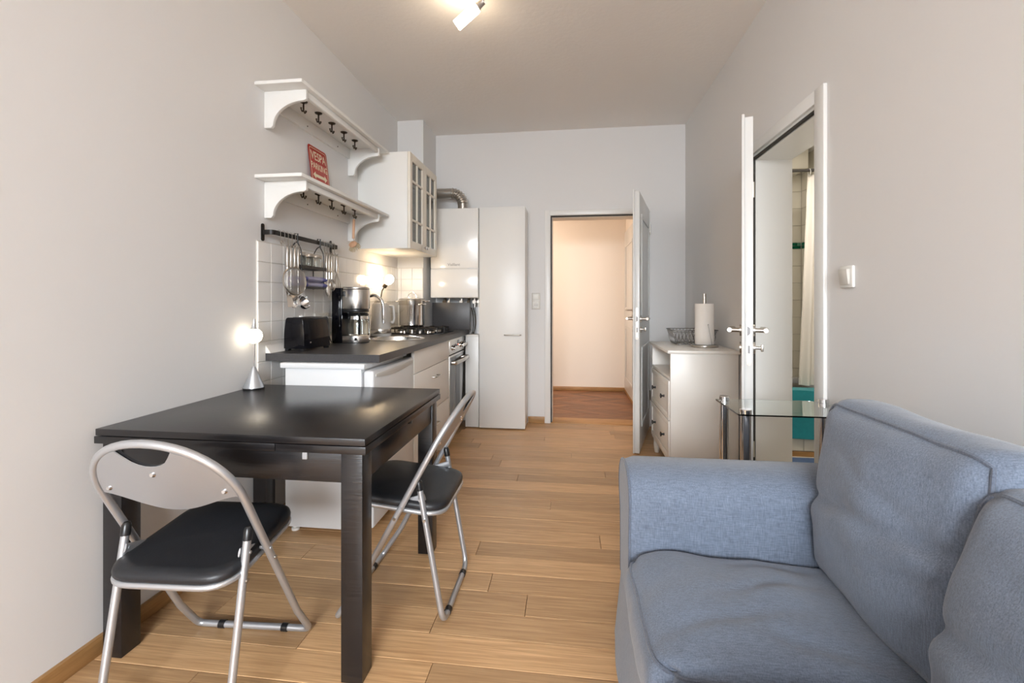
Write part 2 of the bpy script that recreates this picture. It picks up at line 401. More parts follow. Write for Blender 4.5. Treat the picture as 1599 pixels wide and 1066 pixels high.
# floor: base plus single oak planks
fl = struct(MB().box(XL - 0.1, XT, YR - 0.2, YB + 0.21, -0.06, -0.012).build('floor', SUB, smooth=False), 'oak plank floor')
JO = {19: [-0.2], 18: [-0.79], 20: [0.39], 15: [-0.56], 16: [0.02], 12: [-0.33], 13: [0.24], 9: [-0.10], 5: [-0.42], 6: [0.15], 2: [-0.16], 1: [-0.48, -1.3], -1: [-0.43], -2: [-1.14], 11: [-0.95], 8: [0.6], 7: [-0.9]}
PW = 0.124
rng = random.Random(3)
for k in range(-40, 25):
    y0 = 1.41 + PW * k; y1 = y0 + PW
    y0 = max(y0, YR - 0.2)
    if y0 >= YB + 0.02 or y1 <= YR - 0.2: continue
    y1 = min(y1, YB + 0.02)
    js = list(JO.get(k, []))
    if not js: js = [rng.uniform(-1.2, 0.9)]
    if len(js) == 1 and js[0] < -0.2: js.append(js[0] + rng.uniform(1.25, 1.6))
    elif len(js) == 1 and js[0] > 0.3: js.append(js[0] - rng.uniform(1.2, 1.5))
    js = sorted(j for j in js if XL < j < XR + 0.0)
    xs = [XL] + js + [XR + 0.002]
    for a, b in zip(xs[:-1], xs[1:]):
        g = 0.0009; c = 0.0013; hi = rng.uniform(-0.0003, 0.0003)
        m = MB(); bm = m.bm
        lo = [bm.verts.new(p) for p in ((a + g, y0 + g, -0.012), (b - g, y0 + g, -0.012), (b - g, y1 - g, -0.012), (a + g, y1 - g, -0.012))]
        mi = [bm.verts.new(p) for p in ((a + g, y0 + g, -0.0012), (b - g, y0 + g, -0.0012), (b - g, y1 - g, -0.0012), (a + g, y1 - g, -0.0012))]
        tp = [bm.verts.new(p) for p in ((a + g + c, y0 + g + c, hi), (b - g - c, y0 + g + c, hi), (b - g - c, y1 - g - c, hi), (a + g + c, y1 - g - c, hi))]
        for s, t in ((lo, mi), (mi, tp)):
            for i in range(4): bm.faces.new((s[i], s[(i + 1) % 4], t[(i + 1) % 4], t[i]))
        bm.faces.new(tp)
        m.build('plank', OAK, fl, smooth=False)

# baseboards
def bb(name, x0, x1, y0, y1, h=0.06, mat=OAKTRIM):
    return struct(MB().box(x0, x1, y0, y1, 0, h).build(name, mat, bevel=0.003), 'narrow oak baseboard')
bb('baseboard_left', XL, XL + 0.016, YR, 3.94, mat=OAKTRIMY)
bb('baseboard_back', -0.384, -0.226, YB - 0.016, YB)
bb('baseboard_back_right', 0.80, XR, YB - 0.016, YB)
bb('baseboard_right', XR - 0.016, XR, YR, 2.018, mat=OAKTRIMY)
bb('baseboard_right_far', XR - 0.016, XR, 2.89, YB - 0.016, mat=OAKTRIMY)

# hallway behind the back wall
HX0, HX1, HY1 = -1.7, 0.725, 5.97
hf = struct(MB().box(HX0 - 0.1, HX1 + 0.1, YB + 0.21, HY1 + 0.1, -0.06, -0.010).build('floor_hallway', SUB, smooth=False), 'brown herringbone parquet floor of the hallway')
th = struct(MB().box(BX0, BX1, YB + 0.0, YB + 0.20, -0.05, 0.006).build('trim_1', OAKTRIM, bevel=0.004), 'oak threshold of the far doorway')
LB, WB = 0.46, 0.092
def clip_piece(poly, x0, x1, y0, y1):
    for (ax, lim, sgn) in ((0, x0, 1), (0, x1, -1), (1, y0, 1), (1, y1, -1)):
        out = []
        for i in range(len(poly)):
            p, q = poly[i], poly[(i + 1) % len(poly)]
            dp, dq = sgn * (p[ax] - lim), sgn * (q[ax] - lim)
            if dp >= 0: out.append(p)
            if dp * dq < 0:
                t = dp / (dp - dq); out.append((p[0] + t * (q[0] - p[0]), p[1] + t * (q[1] - p[1])))
        poly = out
        if len(poly) < 3: return None
    return poly
ca = math.cos(math.radians(45)); sa = math.sin(math.radians(45))
step = LB * ca
for r in range(-2, 8):
    for c in range(0, 34):
        # chevron strips running across the hall; apexes point right
        up = (r % 2 == 0)
        yb = YB + 0.2 + r * step * 0.62; x = HX0 + c * WB / ca * 1.0
        h = step * 0.62; s = step * (1 if up else -1) * 1.0
        xo = 0 if up else step
        poly = [(x + xo, yb), (x + xo + WB / ca, yb), (x + xo + WB / ca + s, yb + h), (x + xo + s, yb + h)]
        poly = clip_piece(poly, -0.25, HX1, YB + 0.20, HY1)
        if not poly: continue
        ar = sum(poly[i][0] * poly[(i + 1) % len(poly)][1] - poly[(i + 1) % len(poly)][0] * poly[i][1] for i in range(len(poly)))
        if abs(ar) < 0.004: continue
        cx = sum(p[0] for p in poly) / len(poly); cy = sum(p[1] for p in poly) / len(poly)
        poly = [(cx + (p[0] - cx) * 0.985, cy + (p[1] - cy) * 0.985) for p in poly]
        o = MB().prism(poly, 'z', -0.012, random.uniform(-0.0012, 0.0)).build('parquet_block', HERR, hf, smooth=False)
m = MB().box(HX0 - 0.1, HX1 + 0.1, HY1, HY1 + 0.1, -0.05, 2.6)
struct(m.build('wall_hallway', HALLW, smooth=False), 'pale hallway wall beyond the open door')
struct(MB().box(HX1, HX1 + 0.1, YB + 0.2, HY1, -0.05, 2.6).build('wall_hallway_right', HALLW, smooth=False), 'right side wall of the hallway')
struct(MB().box(HX0 - 0.1, HX0, YB + 0.2, HY1, -0.05, 2.6).build('wall_hallway_left', HALLW, smooth=False), 'left side wall of the hallway')
struct(MB().box(HX0 - 0.1, HX1 + 0.1, YB + 0.2, HY1 + 0.1, 2.6, 2.7).build('ceiling_hallway', HALLW, smooth=False), 'hallway ceiling')
bb('baseboard_hallway', HX0, HX1, HY1 - 0.016, HY1, 0.05)
bb('baseboard_hallway_right', HX1 - 0.016, HX1, YB + 0.2, HY1 - 0.016, 0.05, OAKTRIMY)
# door in the hallway's right wall
d3 = thing('door_3', (HX1 - 0.02, 5.45, 0), 'pale panelled door in the hallway side wall', 'door'); del d3['category']; d3['kind'] = 'structure'
MB().box(HX1 - 0.025, HX1 - 0.004, 5.02, 5.88, 0.052, 2.02).build('door_leaf', LACQ2, d3, bevel=0.003)
for z0, z1 in ((0.2, 0.85), (1.05, 1.85)):
    m = MB(); yy0, yy1 = 5.14, 5.76
    for a in ((yy0, yy1, z0, z0 + 0.03), (yy0, yy1, z1 - 0.03, z1), (yy0, yy0 + 0.03, z0 + 0.03, z1 - 0.03), (yy1 - 0.03, yy1, z0 + 0.03, z1 - 0.03)):
        m.box(HX1 - 0.033, HX1 - 0.025, a[0], a[1], a[2], a[3])
    m.build('door_panel', LACQ2, d3, bevel=0.003)
hd = MB().cyl((HX1 - 0.025, 5.12, 1.06), (HX1 - 0.033, 5.12, 1.06), 0.026, 16).tube(fillet([(HX1 - 0.03, 5.12, 1.06), (HX1 - 0.085, 5.12, 1.06), (HX1 - 0.085, 5.25, 1.06)], 0.015), 0.010, 10).build('door_handle', NICKEL, d3)
MB().cyl((HX1 - 0.025, 5.12, 0.98), (HX1 - 0.035, 5.12, 0.98), 0.026, 16).cyl((HX1 - 0.035, 5.12, 0.98), (HX1 - 0.06, 5.12, 0.98), 0.008, 10).build('lock', NICKEL, d3)

# casing round the hallway doorway
t2 = thing('trim_2', (BX0, YB, 0), 'white casing of the far doorway', 'trim'); del t2['category']; t2['kind'] = 'structure'
MB().box(BX0 - 0.056, BX0 - 0.002, YB - 0.014, YB, 0, BZ + 0.05).build('side_casing', LACQ, t2, bevel=0.003)
MB().box(BX0 - 0.002, BX1 + 0.056, YB - 0.014, YB, BZ + 0.002, BZ + 0.05).build('head_casing', LACQ, t2, bevel=0.003)
MB().box(BX1 + 0.002, BX1 + 0.056, YB - 0.014, YB, 0, BZ + 0.002).build('side_casing', LACQ, t2, bevel=0.003)
m = MB().box(BX0, BX0 + 0.012, YB + 0.004, YB + 0.022, 0.006, BZ).box(BX0 + 0.012, BX1, YB + 0.004, YB + 0.022, BZ - 0.012, BZ)
m.build('seal', DKSEAL, t2)
MB().box(BX0 + 0.0005, BX0 + 0.016, YB + 0.03, YB + 0.19, 0.0065, BZ - 0.0005).box(BX0 + 0.016, BX1, YB + 0.03, YB + 0.19, BZ - 0.016, BZ - 0.0005).build('jamb_lining', HALLW, t2)

# ------------------------------------------------------------------ door leaves
def lever(m, sgn, y, z, length=0.125, d=0.055):
    """lever handle on face at x=0 going out along sgn*x; lever points back along +y (towards the hinge)"""
    m.cyl((0, y, z), (sgn * 0.009, y, z), 0.026, 20)
    m.cyl((sgn * 0.009, y, z), (sgn * d, y, z), 0.0105, 12)
    m.tube(fillet([(sgn * (d - 0.004), y - 0.010, z), (sgn * d, y + length - 0.02, z), (sgn * (d - 0.02), y + length, z)], 0.02), 0.0105, 12)

def leaf(name, label, hinge, ang, width, height, thick, panels, hz):
    """local frame: lock edge at y=0, hinge at y=width, thickness along x"""
    d = thing(name, hinge, label, 'door', rz=ang); del d['category']; d['kind'] = 'structure'
    h = thick / 2; W = width
    m = MB().box(-h, h, -W, 0, 0.008, height)
    if True:
        m.box(-h - 0.012, -h, -W - 0.012, 0.0, 0.008, height + 0.012)      # rebated lip
    m.build('door_leaf', LACQ2, d, world=False, bevel=0.002)
    if panels:
        for z0, z1 in panels:
            for s in (1,):
                pm = MB(); x0 = h; x1 = h + 0.007
                y0, y1 = -W + 0.12, -0.12
                for a in ((y0, y1, z0, z0 + 0.03), (y0, y1, z1 - 0.03, z1), (y0, y0 + 0.03, z0 + 0.03, z1 - 0.03), (y1 - 0.03, y1, z0 + 0.03, z1 - 0.03)):
                    pm.box(x0, x1, a[0], a[1], a[2], a[3])
                pm.build('panel_moulding', LACQ2, d, world=False, bevel=0.003)
    # lock face plate on the narrow edge
    y = -W
    pl = MB()
    n = 10; rr = 0.010; pts = []
    for k in range(n + 1): pts.append((rr * math.cos(math.pi * k / n), hz + 0.075 + rr * math.sin(math.pi * k / n)))
    for k in range(n + 1): pts.append((-rr * math.cos(math.pi * k / n), hz - 0.145 - rr * math.sin(math.pi * k / n)))
    pl.prism(pts, 'y', y - 0.003, y + 0.0)
    plate = pl.build('lock_plate', STEEL, d, world=False)
    MB().prism([(-0.006, hz - 0.022), (0.006, hz - 0.012), (0.006, hz + 0.012), (-0.006, hz + 0.022)], 'y', y - 0.012, y - 0.003).build('latch', GREYP, plate, world=False)
    MB().box(-0.004, 0.005, y - 0.0045, y - 0.003, hz - 0.10, hz - 0.065).build('bolt', GREYP, plate, world=False)
    for zz in (hz + 0.073, hz - 0.143):
        MB().cyl((0, y - 0.003, zz), (0, y - 0.0045, zz), 0.0045, 12).build('screw', NICKEL, plate, world=False)
    for s in (-1, 1):
        off = h if s > 0 else h + 0.012
        m = MB(); lever(m, s, -W + 0.06, hz); m.xf(TR(s * off, 0, 0)); m.build('door_handle', NICKEL, d, world=False)
        m = MB(); m.cyl((0, -W + 0.06, hz - 0.08), (s * 0.009, -W + 0.06, hz - 0.08), 0.026, 20)
        if s > 0: m.cyl((0.009, -W + 0.06, hz - 0.08), (0.03, -W + 0.06, hz - 0.08), 0.007, 12); m.rbox(0.03, 0.042, -W + 0.054, -W + 0.066, hz - 0.096, hz - 0.064, 0.003)
        m.xf(TR(s * off, 0, 0)); m.build('lock_rosette', NICKEL, d, world=False)
    for zz in (0.25, height - 0.22):
        MB().cyl((h + 0.004, 0.006, zz), (h + 0.004, 0.006, zz + 0.09), 0.008, 10).build('hinge', NICKEL, d, world=False)
    return d
# bathroom door: hinge on far jamb, leaf points almost straight at the viewer
ang = math.atan2(0.262, 0.70)   # rotate -y axis towards -x
leaf('door_1', 'white bathroom door standing open, seen edge on', (1.043, 2.80, 0), -ang, 0.70, 1.975, 0.034, None, 1.02)
leaf('door_2', 'white panelled hallway door standing open', (0.715, 4.285, 0), -math.atan2(0.205, 0.77), 0.79, 1.985, 0.036, ((0.18, 0.80), (1.0, 1.83)), 1.02)

# casing and lining of the bathroom doorway
t3 = thing('trim_3', (XR, DY0, 0), 'white casing of the bathroom doorway', 'trim'); del t3['category']; t3['kind'] = 'structure'
MB().box(XR - 0.016, XR, DY0 - 0.075, DY0 - 0.002, 0, DZ + 0.07).build('side_casing', LACQ, t3, bevel=0.003)
MB().box(XR - 0.016, XR, DY0 - 0.002, DY1 + 0.075, DZ + 0.012, DZ + 0.07).build('head_casing', LACQ, t3, bevel=0.003)
MB().box(XR - 0.016, XR, DY1 + 0.002, DY1 + 0.075, 0, DZ + 0.012).build('side_casing', LACQ, t3, bevel=0.003)
m = MB().box(XR + 0.0, XR + 0.014, DY0, DY0 + 0.012, 0, DZ).box(XR, XR + 0.014, DY0 + 0.012, DY1 - 0.012, DZ - 0.012, DZ).box(XR, XR + 0.014, DY1 - 0.012, DY1, 0, DZ)
m.build('seal', DKSEAL, t3)
MB().box(XR + 0.016, XT, DY1 - 0.016, DY1 - 0.0005, 0, DZ - 0.0005).box(XR + 0.016, XT, DY0 + 0.0005, DY0 + 0.016, 0, DZ - 0.0005).box(XR + 0.016, XT, DY0 + 0.016, DY1 - 0.016, DZ - 0.016, DZ - 0.0005).build('jamb_lining', LACQ, t3)

# ------------------------------------------------------------------ bathroom beyond
QX1, QY0, QY1, QZ = 2.04, 1.9, 4.30, 2.42
struct(MB().box(XT, QX1 + 0.1, QY0, QY1 + 0.1, -0.06, 0).build('floor_bathroom', BTILE, smooth=False), 'bathroom floor')
struct(MB().box(XT, QX1 + 0.1, QY0, QY1 + 0.1, QZ, QZ + 0.1).build('ceiling_bathroom', WALL, smooth=False), 'bathroom ceiling')
qb = struct(MB().box(XT, QX1 + 0.1, QY1, QY1 + 0.1, 0, QZ).build('wall_bathroom_back', GROUT, smooth=False), 'tiled shower wall')
qr = struct(MB().box(QX1, QX1 + 0.1, QY0, QY1, 0, QZ).build('wall_bathroom_right', GROUT, smooth=False), 'tiled bathroom side wall')
struct(MB().box(XT, QX1 + 0.1, QY0 - 0.1, QY0, 0, QZ).build('wall_bathroom_front', WALL, smooth=False), 'bathroom end wall')
def tile_mesh(w, h, t, r=0.0022):
    m = MB().box(-w / 2, w / 2, -t / 2, t / 2, -h / 2, h / 2)
    bm = m.bm
    ed = [e for e in bm.edges if all(v.co.y < 0 for v in e.verts)]
    bmesh.ops.bevel(bm, geom=ed, offset=r, segments=1, profile=0.5, affect='EDGES')
    bmesh.ops.recalc_face_normals(bm, faces=bm.faces)
    me = bpy.data.meshes.new('tile'); bm.to_mesh(me); bm.free(); return me
def put(me, mat, name, parent, loc, rz):
    if not me.materials: me.materials.append(mat)
    o = bpy.data.objects.new(name, me); COL.objects.link(o); o.parent = parent
    o.location = Vector(loc) - Vector(parent.location); o.rotation_euler = (0, 0, rz)
    return o
BT = tile_mesh(0.1975, 0.1475, 0.008)
zb = 1.615
for r in range(-8, 6):
    z = zb - 0.075 + 0.15 * r if r <= 0 else zb + 0.055 + 0.075 + 0.15 * (r - 1)
    if z > QZ - 0.07 or z < 0.45: continue
    for c in range(2):
        put(BT, BTILE, 'tile', qb, (QX1 - 0.104 - 0.2 * c, QY1 - 0.004, z), 0)
    for c in range(4):
        put(BT, BTILE, 'tile', qr, (QX1 - 0.004, QY1 - 0.112 - 0.2 * c, z), math.radians(-90))
GT = [tile_mesh(L_, 0.024, 0.008, 0.001) for L_ in (0.055, 0.028)]
GT += [g.copy() for g in GT]
for g in GT[2:]: g.materials.append(GREEN2)
for row in range(2):
    x = QX1 - 0.012; k = row
    while x > 1.66:
        L_ = (0.055, 0.028)[k % 2]; me = GT[(k % 2) + (2 if (k * 7 + row * 3) % 5 in (0, 1) and row == 1 else 0)]
        put(me, GREEN1, 'mosaic_tile', qb, (x - L_ / 2, QY1 - 0.004, zb + 0.014 + 0.027 * row), 0)
        x -= L_ + 0.003; k += 1
    y = QY1 - 0.014; k = row + 1
    while y > 3.95:
        L_ = (0.055, 0.028)[k % 2]; me = GT[(k % 2) + (2 if (k * 5 + row) % 4 == 0 else 0)]
        put(me, GREEN1, 'mosaic_tile', qr, (QX1 - 0.004, y - L_ / 2, zb + 0.014 + 0.027 * row), math.radians(-90))
        y -= L_ + 0.003; k += 1
# shelf-like soffit over the shower
struct(MB().box(1.70, 1.94, 3.98, QY1, 2.24, QZ).build('trim_4', BTILE, bevel=0.003), 'boxed soffit over the shower')
# bathtub
tub = thing('bathtub', (1.66, 3.95, 0), 'white bathtub with tiled front panel behind the open bathroom door', 'bathtub')
m = MB()
ox0, ox1, oy0, oy1 = XT + 0.006, QX1 - 0.010, 3.62, QY1 - 0.010
m.box(ox0, ox1, oy0, oy0 + 0.07, 0.44, 0.49).box(ox0, ox1, oy1 - 0.06, oy1, 0.44, 0.49).box(ox0, ox0 + 0.06, oy0 + 0.07, oy1 - 0.06, 0.44, 0.49).box(ox1 - 0.06, ox1, oy0 + 0.07, oy1 - 0.06, 0.44, 0.49)
m.box(ox0 + 0.06, ox1 - 0.06, oy0 + 0.07, oy1 - 0.06, 0.10, 0.12)
m.build('rim', FRIDGE, tub, bevel=0.006)
MB().box(ox0, ox1, oy0 + 0.014, oy0 + 0.03, 0.035, 0.44).build('panel', GROUT, tub)
tt = tile_mesh(0.1475, 0.1275, 0.010)
tt.materials.append(BTILE)
for r in range(3):
    for c in range(5):
        o = bpy.data.objects.new('tile', tt); COL.objects.link(o); o.parent = tub
        o.location = Vector((ox0 + 0.078 + 0.15 * c, oy0 + 0.009, 0.04 + 0.066 + 0.13 * r)) - Vector(tub.location)
MB().box(ox0, ox1, oy0 + 0.0, oy0 + 0.03, 0.0, 0.035).build('plinth', OAKTRIM, tub)
# towel over the rim, mat on the floor
def cloth_grid(nu, nv, f, thick):
    bm = bmesh.new(); g = [[bm.verts.new(f(i / nu, j / nv)) for j in range(nv + 1)] for i in range(nu + 1)]
    for i in range(nu):
        for j in range(nv): bm.faces.new((g[i][j], g[i + 1][j], g[i + 1][j + 1], g[i][j + 1]))
    bmesh.ops.recalc_face_normals(bm, faces=bm.faces)
    bmesh.ops.solidify(bm, geom=list(bm.faces), thickness=thick)
    m = MB(); m.bm.free(); m.bm = bm; return m
def tf(u, v):
    x = 1.42 + 0.50 * u
    s = v * 0.62
    yf = 3.608 - 0.006 * math.sin(u * 9 + 1) - 0.004 * noise.noise((u * 5, v * 4, 0))
    if s < 0.12: return (x, 3.72 - s, 0.497 + 0.0)
    if s < 0.56: return (x + 0.01 * math.sin(s * 12), yf, 0.495 - (s - 0.12) * 0.72 + 0.002 * math.sin(u * 14))
    return (x + 0.01 * math.sin(s * 12), yf - 0.004, 0.495 - (s - 0.12) * 0.72)
tag(cloth_grid(24, 20, tf, 0.006).build('towel', TEAL, angle=60), 'teal towel hanging over the bathtub edge', 'towel')
tag(MB().rbox(1.40, 1.98, 3.02, 3.55, 0.0, 0.018, 0.008).build('bath_mat', BLUEMAT), 'blue bath mat on the floor before the bathtub', 'mat')
rod = MB().cyl((XT, 3.66, 2.135), (QX1, 3.66, 2.135), 0.011, 14).build('curtain_rod', DKSEAL)
tag(rod, 'dark rail for the shower curtain across the bathroom', 'rail')
def cf(u, v):
    z = 2.115 - v * 1.60
    sp = 1.805 - 0.065 * v
    x = sp + (2.02 - sp) * u
    return (x, 3.715 + 0.022 * math.sin(u * 22) * (0.6 + 0.4 * v) + 0.008 * noise.noise((u * 4, v * 6, 3)), z)
cu = cloth_grid(48, 24, cf, 0.002).build('shower_curtain', CURT, angle=70)
tag(cu, 'white shower curtain hanging inside the bathtub', 'curtain')
for k in range(5):
    MB().tube([(1.79 + 0.055 * k + 0.0, 3.66 + 0.019 * math.cos(t * math.pi / 5), 2.122 + 0.026 * math.sin(t * math.pi / 5)) for t in range(10)], 0.002, 6, closed=True).build('curtain_ring', PLASTW, cu)

# ------------------------------------------------------------------ wall tiles (kitchen splashback)
tb = MB().box(XL, XL + 0.004, 2.072, 3.94, 0.65, 1.455).build('tile_bed', GROUT, wl)
T10 = tile_mesh(0.0985, 0.0985, 0.006)
for c in range(18):
    for r in range(8):
        put(T10, TILE, 'tile', wl, (XL + 0.007, 2.122 + 0.1 * c, 1.40 - 0.1 * r), math.radians(90))
T10N = tile_mesh(0.066, 0.0985, 0.006)
for r in range(8): put(T10N, TILE, 'tile', wl, (XL + 0.007, 3.906, 1.40 - 0.1 * r), math.radians(90))
MB().box(XL + 0.01, -1.29, 3.936, 3.94, 0.85, 1.455).build('tile_bed', GROUT, ch)
for c in range(2):
    for r in range(6):
        put(T10, TILE, 'tile', ch, (-1.342 - 0.1 * c, 3.933, 1.40 - 0.1 * r), 0)
T10M = tile_mesh(0.034, 0.0985, 0.006)
for r in range(6): put(T10M, TILE, 'tile', ch, (-1.5095, 3.933, 1.40 - 0.1 * r), 0)
struct(MB().box(XR, XT, DY0, DY1, -0.05, 0.006).build('trim_5', OAKTRIMY, bevel=0.003), 'oak threshold of the bathroom doorway')

# ------------------------------------------------------------------ sofa
def cushion(cx, hx, hy, hz, rad, bulge, seed, amp, n=(34, 34, 10), M=None, sag=None, edge=0.75):
    """soft box: half extents hx,hy,hz; bulge on the +-z faces; returns mapping f(p) and builder"""
    h = Vector((hx, hy, hz))
    def f(p):
        q = Vector((p[0] * hx, p[1] * hy, p[2] * hz))
        inn = Vector([max(-(h[i] - rad), min(h[i] - rad, q[i])) for i in range(3)])
        d = q - inn
        if d.length > 1e-9: q = inn + d.normalized() * min(rad, d.length if d.length < rad else rad)
        k = (1 - p[0] ** 2) * (1 - p[1] ** 2)
        q.z += bulge * k * p[2]
        k2 = (1 - p[2] ** 2)
        q.x += p[0] * 0.012 * k2; q.y += p[1] * 0.012 * k2
        nn = noise.noise((q.x * 6 + seed, q.y * 6, q.z * 6)) * amp + noise.noise((q.x * 16 + seed, q.y * 13, q.z * 16)) * amp * 0.35
        dr = Vector((p[0] if abs(p[0]) > edge else 0, p[1] if abs(p[1]) > edge else 0, p[2]))
        q += dr.normalized() * nn if dr.length > 0 else Vector()
        if sag: q = sag(q, p)
        if M is not None: q = M @ q
        return q
    bm = bmesh.new()
    nx, ny, nz = n; cache = {}
    def vert(i, j, k):
        key = (i, j, k)
        if key not in cache: cache[key] = bm.verts.new(f((2 * i / nx - 1, 2 * j / ny - 1, 2 * k / nz - 1)))
        return cache[key]
    for i in range(nx):
        for j in range(ny):
            for k in (0, nz): bm.faces.new((vert(i, j, k), vert(i + 1, j, k), vert(i + 1, j + 1, k), vert(i, j + 1, k)))
    for i in range(nx):
        for k in range(nz):
            for j in (0, ny): bm.faces.new((vert(i, j, k), vert(i + 1, j, k), vert(i + 1, j, k + 1), vert(i, j, k + 1)))
    for j in range(ny):
        for k in range(nz):
            for i in (0, nx): bm.faces.new((vert(i, j, k), vert(i, j + 1, k), vert(i, j + 1, k + 1), vert(i, j, k + 1)))
    m = MB(); m.bm.free(); m.bm = bm
    return f, m
def piping(f, w, r=0.0042, n=30):
    pts = []
    for t in range(n): pts.append(f((-1 + 2 * t / n, -1, w)))
    for t in range(n): pts.append(f((1, -1 + 2 * t / n, w)))
    for t in range(n): pts.append(f((1 - 2 * t / n, 1, w)))
    for t in range(n): pts.append(f((-1, 1 - 2 * t / n, w)))
    return MB().tube(pts, r, 6, closed=True)

sofa = thing('sofa', (0.62, 0.95, 0), 'blue grey fabric sofa with rolled arm and loose cushions', 'sofa')
SX0, SX1, SY0, SY1 = 0.185, 1.035, 0.22, 1.60
# base and skirt
MB().box(SX0 + 0.02, SX1, SY0 + 0.03, SY1 - 0.03, 0.02, 0.32).build('base', DENIM, sofa, bevel=0.02)
def skirt(u, v):
    # runs round front and far end; flares towards the floor with soft folds
    z = 0.27 * (1 - v) + 0.004
    Lf = SY1 - SY0; Le = SX1 - SX0; s = u * (Lf + Le)
    fl = 0.028 * v + 0.004
    wv = 0.006 * v * math.sin(s * 17)
    if s < Lf: return (SX0 - fl - wv, SY0 + s + (fl * (s / Lf)), z)
    return (SX0 - fl + (s - Lf), SY1 + fl + wv * 0.5, z)
cloth_grid(90, 10, skirt, 0.006).build('skirt', DENIM, sofa, angle=60)
# arms (profile in y,z, extruded along x with rounded front)
def arm(y_in, sgn):
    prof = [(0.0, 0.24), (-0.004, 0.34), (-0.006, 0.44), (-0.012, 0.52), (-0.018, 0.565), (-0.012, 0.605), (0.012, 0.637), (0.05, 0.654), (0.10, 0.658), (0.16, 0.652), (0.21, 0.632), (0.245, 0.598), (0.258, 0.555), (0.25, 0.51), (0.228, 0.475), (0.218, 0.42), (0.216, 0.30), (0.216, 0.24)]
    nx = 26; bm = bmesh.new(); rows = []
    for i in range(nx + 1):
        t = i / nx; x = SX0 - 0.012 + (SX1 - SX0 + 0.0) * t
        e = max(0.0, 1 - t / 0.05); k = 1 - 0.06 * e * e
        cyy, czz = 0.115, 0.45; row = []
        for (py, pz) in prof:
            yy = cyy + (py - cyy) * k; zz = czz + (pz - czz) * k
            nzv = 0.005 * noise.noise((x * 7, yy * 8, zz * 8 + sgn * 5)) + 0.003 * noise.noise((x * 18, yy * 10, zz * 18))
            row.append(bm.verts.new((x, y_in + sgn * (yy - nzv), zz + nzv * 0.5)))
        rows.append(row)
    for i in range(nx):
        for j in range(len(prof) - 1): bm.faces.new((rows[i][j], rows[i + 1][j], rows[i + 1][j + 1], rows[i][j + 1]))
    bm.faces.new(rows[0]); bm.faces.new(list(reversed(rows[-1])))
    m = MB(); m.bm.free(); m.bm = bm
    a = m.build('arm', DENIM, sofa, angle=55)
    pts = [(SX0 - 0.010, y_in + sgn * (0.115 + (py - 0.115) * 0.955), 0.45 + (pz - 0.45) * 0.955) for py, pz in prof]
    MB().tube(fillet(pts, 0.01, 2), 0.004, 6).build('piping', DENIMP, a)
arm(1.352, 1)
arm(0.478, -1)
# backrest frame
m = MB().rbox(0.90, SX1, SY0 + 0.02, SY1 - 0.03, 0.25, 0.80, 0.04, 4); m.build('back_frame', DENIM, sofa)
# seat cushions
def crease(x, y, x0, slope, depth, i, yc=0.0, yw=0.5):
    d = x - (x0 + slope * y + 0.010 * noise.noise((y * 9, x0 * 9, i * 3.0)))
    k = math.exp(-((y - yc) / yw) ** 2)
    return k * (-depth * math.exp(-(d / 0.018) ** 2) + depth * 0.7 * math.exp(-((d + 0.038) / 0.03) ** 2))
for i, (y0, y1) in enumerate(((0.905, 1.352), (0.482, 0.900))):
    sag = lambda q, p: Vector((q.x * (1 - 0.13 * abs(p[0]) ** 3 * abs(p[1]) ** 6 * (1 if p[0] < 0 else 0)), q.y * (1 - 0.10 * abs(p[1]) ** 3 * abs(p[0]) ** 6 * (1 if p[0] < 0 else 0)), q.z - 0.02 * max(0, -p[0] - 0.55) + (1 if p[2] > 0 else 0) * (crease(q.y, q.x, -0.06, 0.22, 0.007, i, -0.10, 0.14) + crease(q.y, q.x, 0.03, 0.30, 0.006, i, 0.02, 0.12) + crease(q.y, q.x, -0.13, -0.2, 0.006, i, 0.05, 0.12) + crease(q.y, q.x, 0.14, 0.1, 0.004, i, 0.1, 0.12))))
    f, m = cushion(0, 0.285, (y1 - y0) / 2, 0.075, 0.045, 0.035, 3.1 + 7 * i, 0.011, n=(60, 50, 8), M=TR(0.445, (y0 + y1) / 2, 0.362) @ RY(1.5), sag=sag)
    c = m.build('seat_cushion', DENIM, sofa, angle=70)
    piping(f, 0.82).build('piping', DENIMP, c)
# back cushions
for i, (y0, y1, tilt, dx, zm) in enumerate(((0.856, 1.352, 5, 0.0, 0.645), (0.44, 0.868, 14, -0.045, 0.60))):
    # local z = towards the sitter; local x = up
    R = Matrix(((0, 0, -1, 0), (0, 1, 0, 0), (1, 0, 0, 0), (0, 0, 0, 1)))
    sag = lambda q, p: Vector((q.x, q.y, q.z + (1 if p[2] > 0 else 0) * (crease(q.x, q.y, 0.015, -0.16, 0.013, i, 0.12, 0.2) + crease(q.x, q.y, 0.0, -0.22, 0.011, i, -0.16, 0.10) + crease(q.x, q.y, -0.07, -0.30, 0.006, i, -0.12, 0.12) + crease(q.x, q.y, 0.10, 0.25, 0.004, i, -0.05, 0.15))))
    f, m = cushion(0, 0.235, (y1 - y0) / 2 + 0.004, 0.085, 0.055, 0.045, 11 + 9 * i, 0.008, n=(60, 60, 10), M=TR(0.755 + dx, (y0 + y1) / 2, zm) @ RY(tilt) @ R, sag=sag)
    c = m.build('back_cushion', DENIM, sofa, angle=70)
    piping(f, 0.85).build('piping', DENIMP, c)
    piping(f, -0.85).build('piping', DENIMP, c)

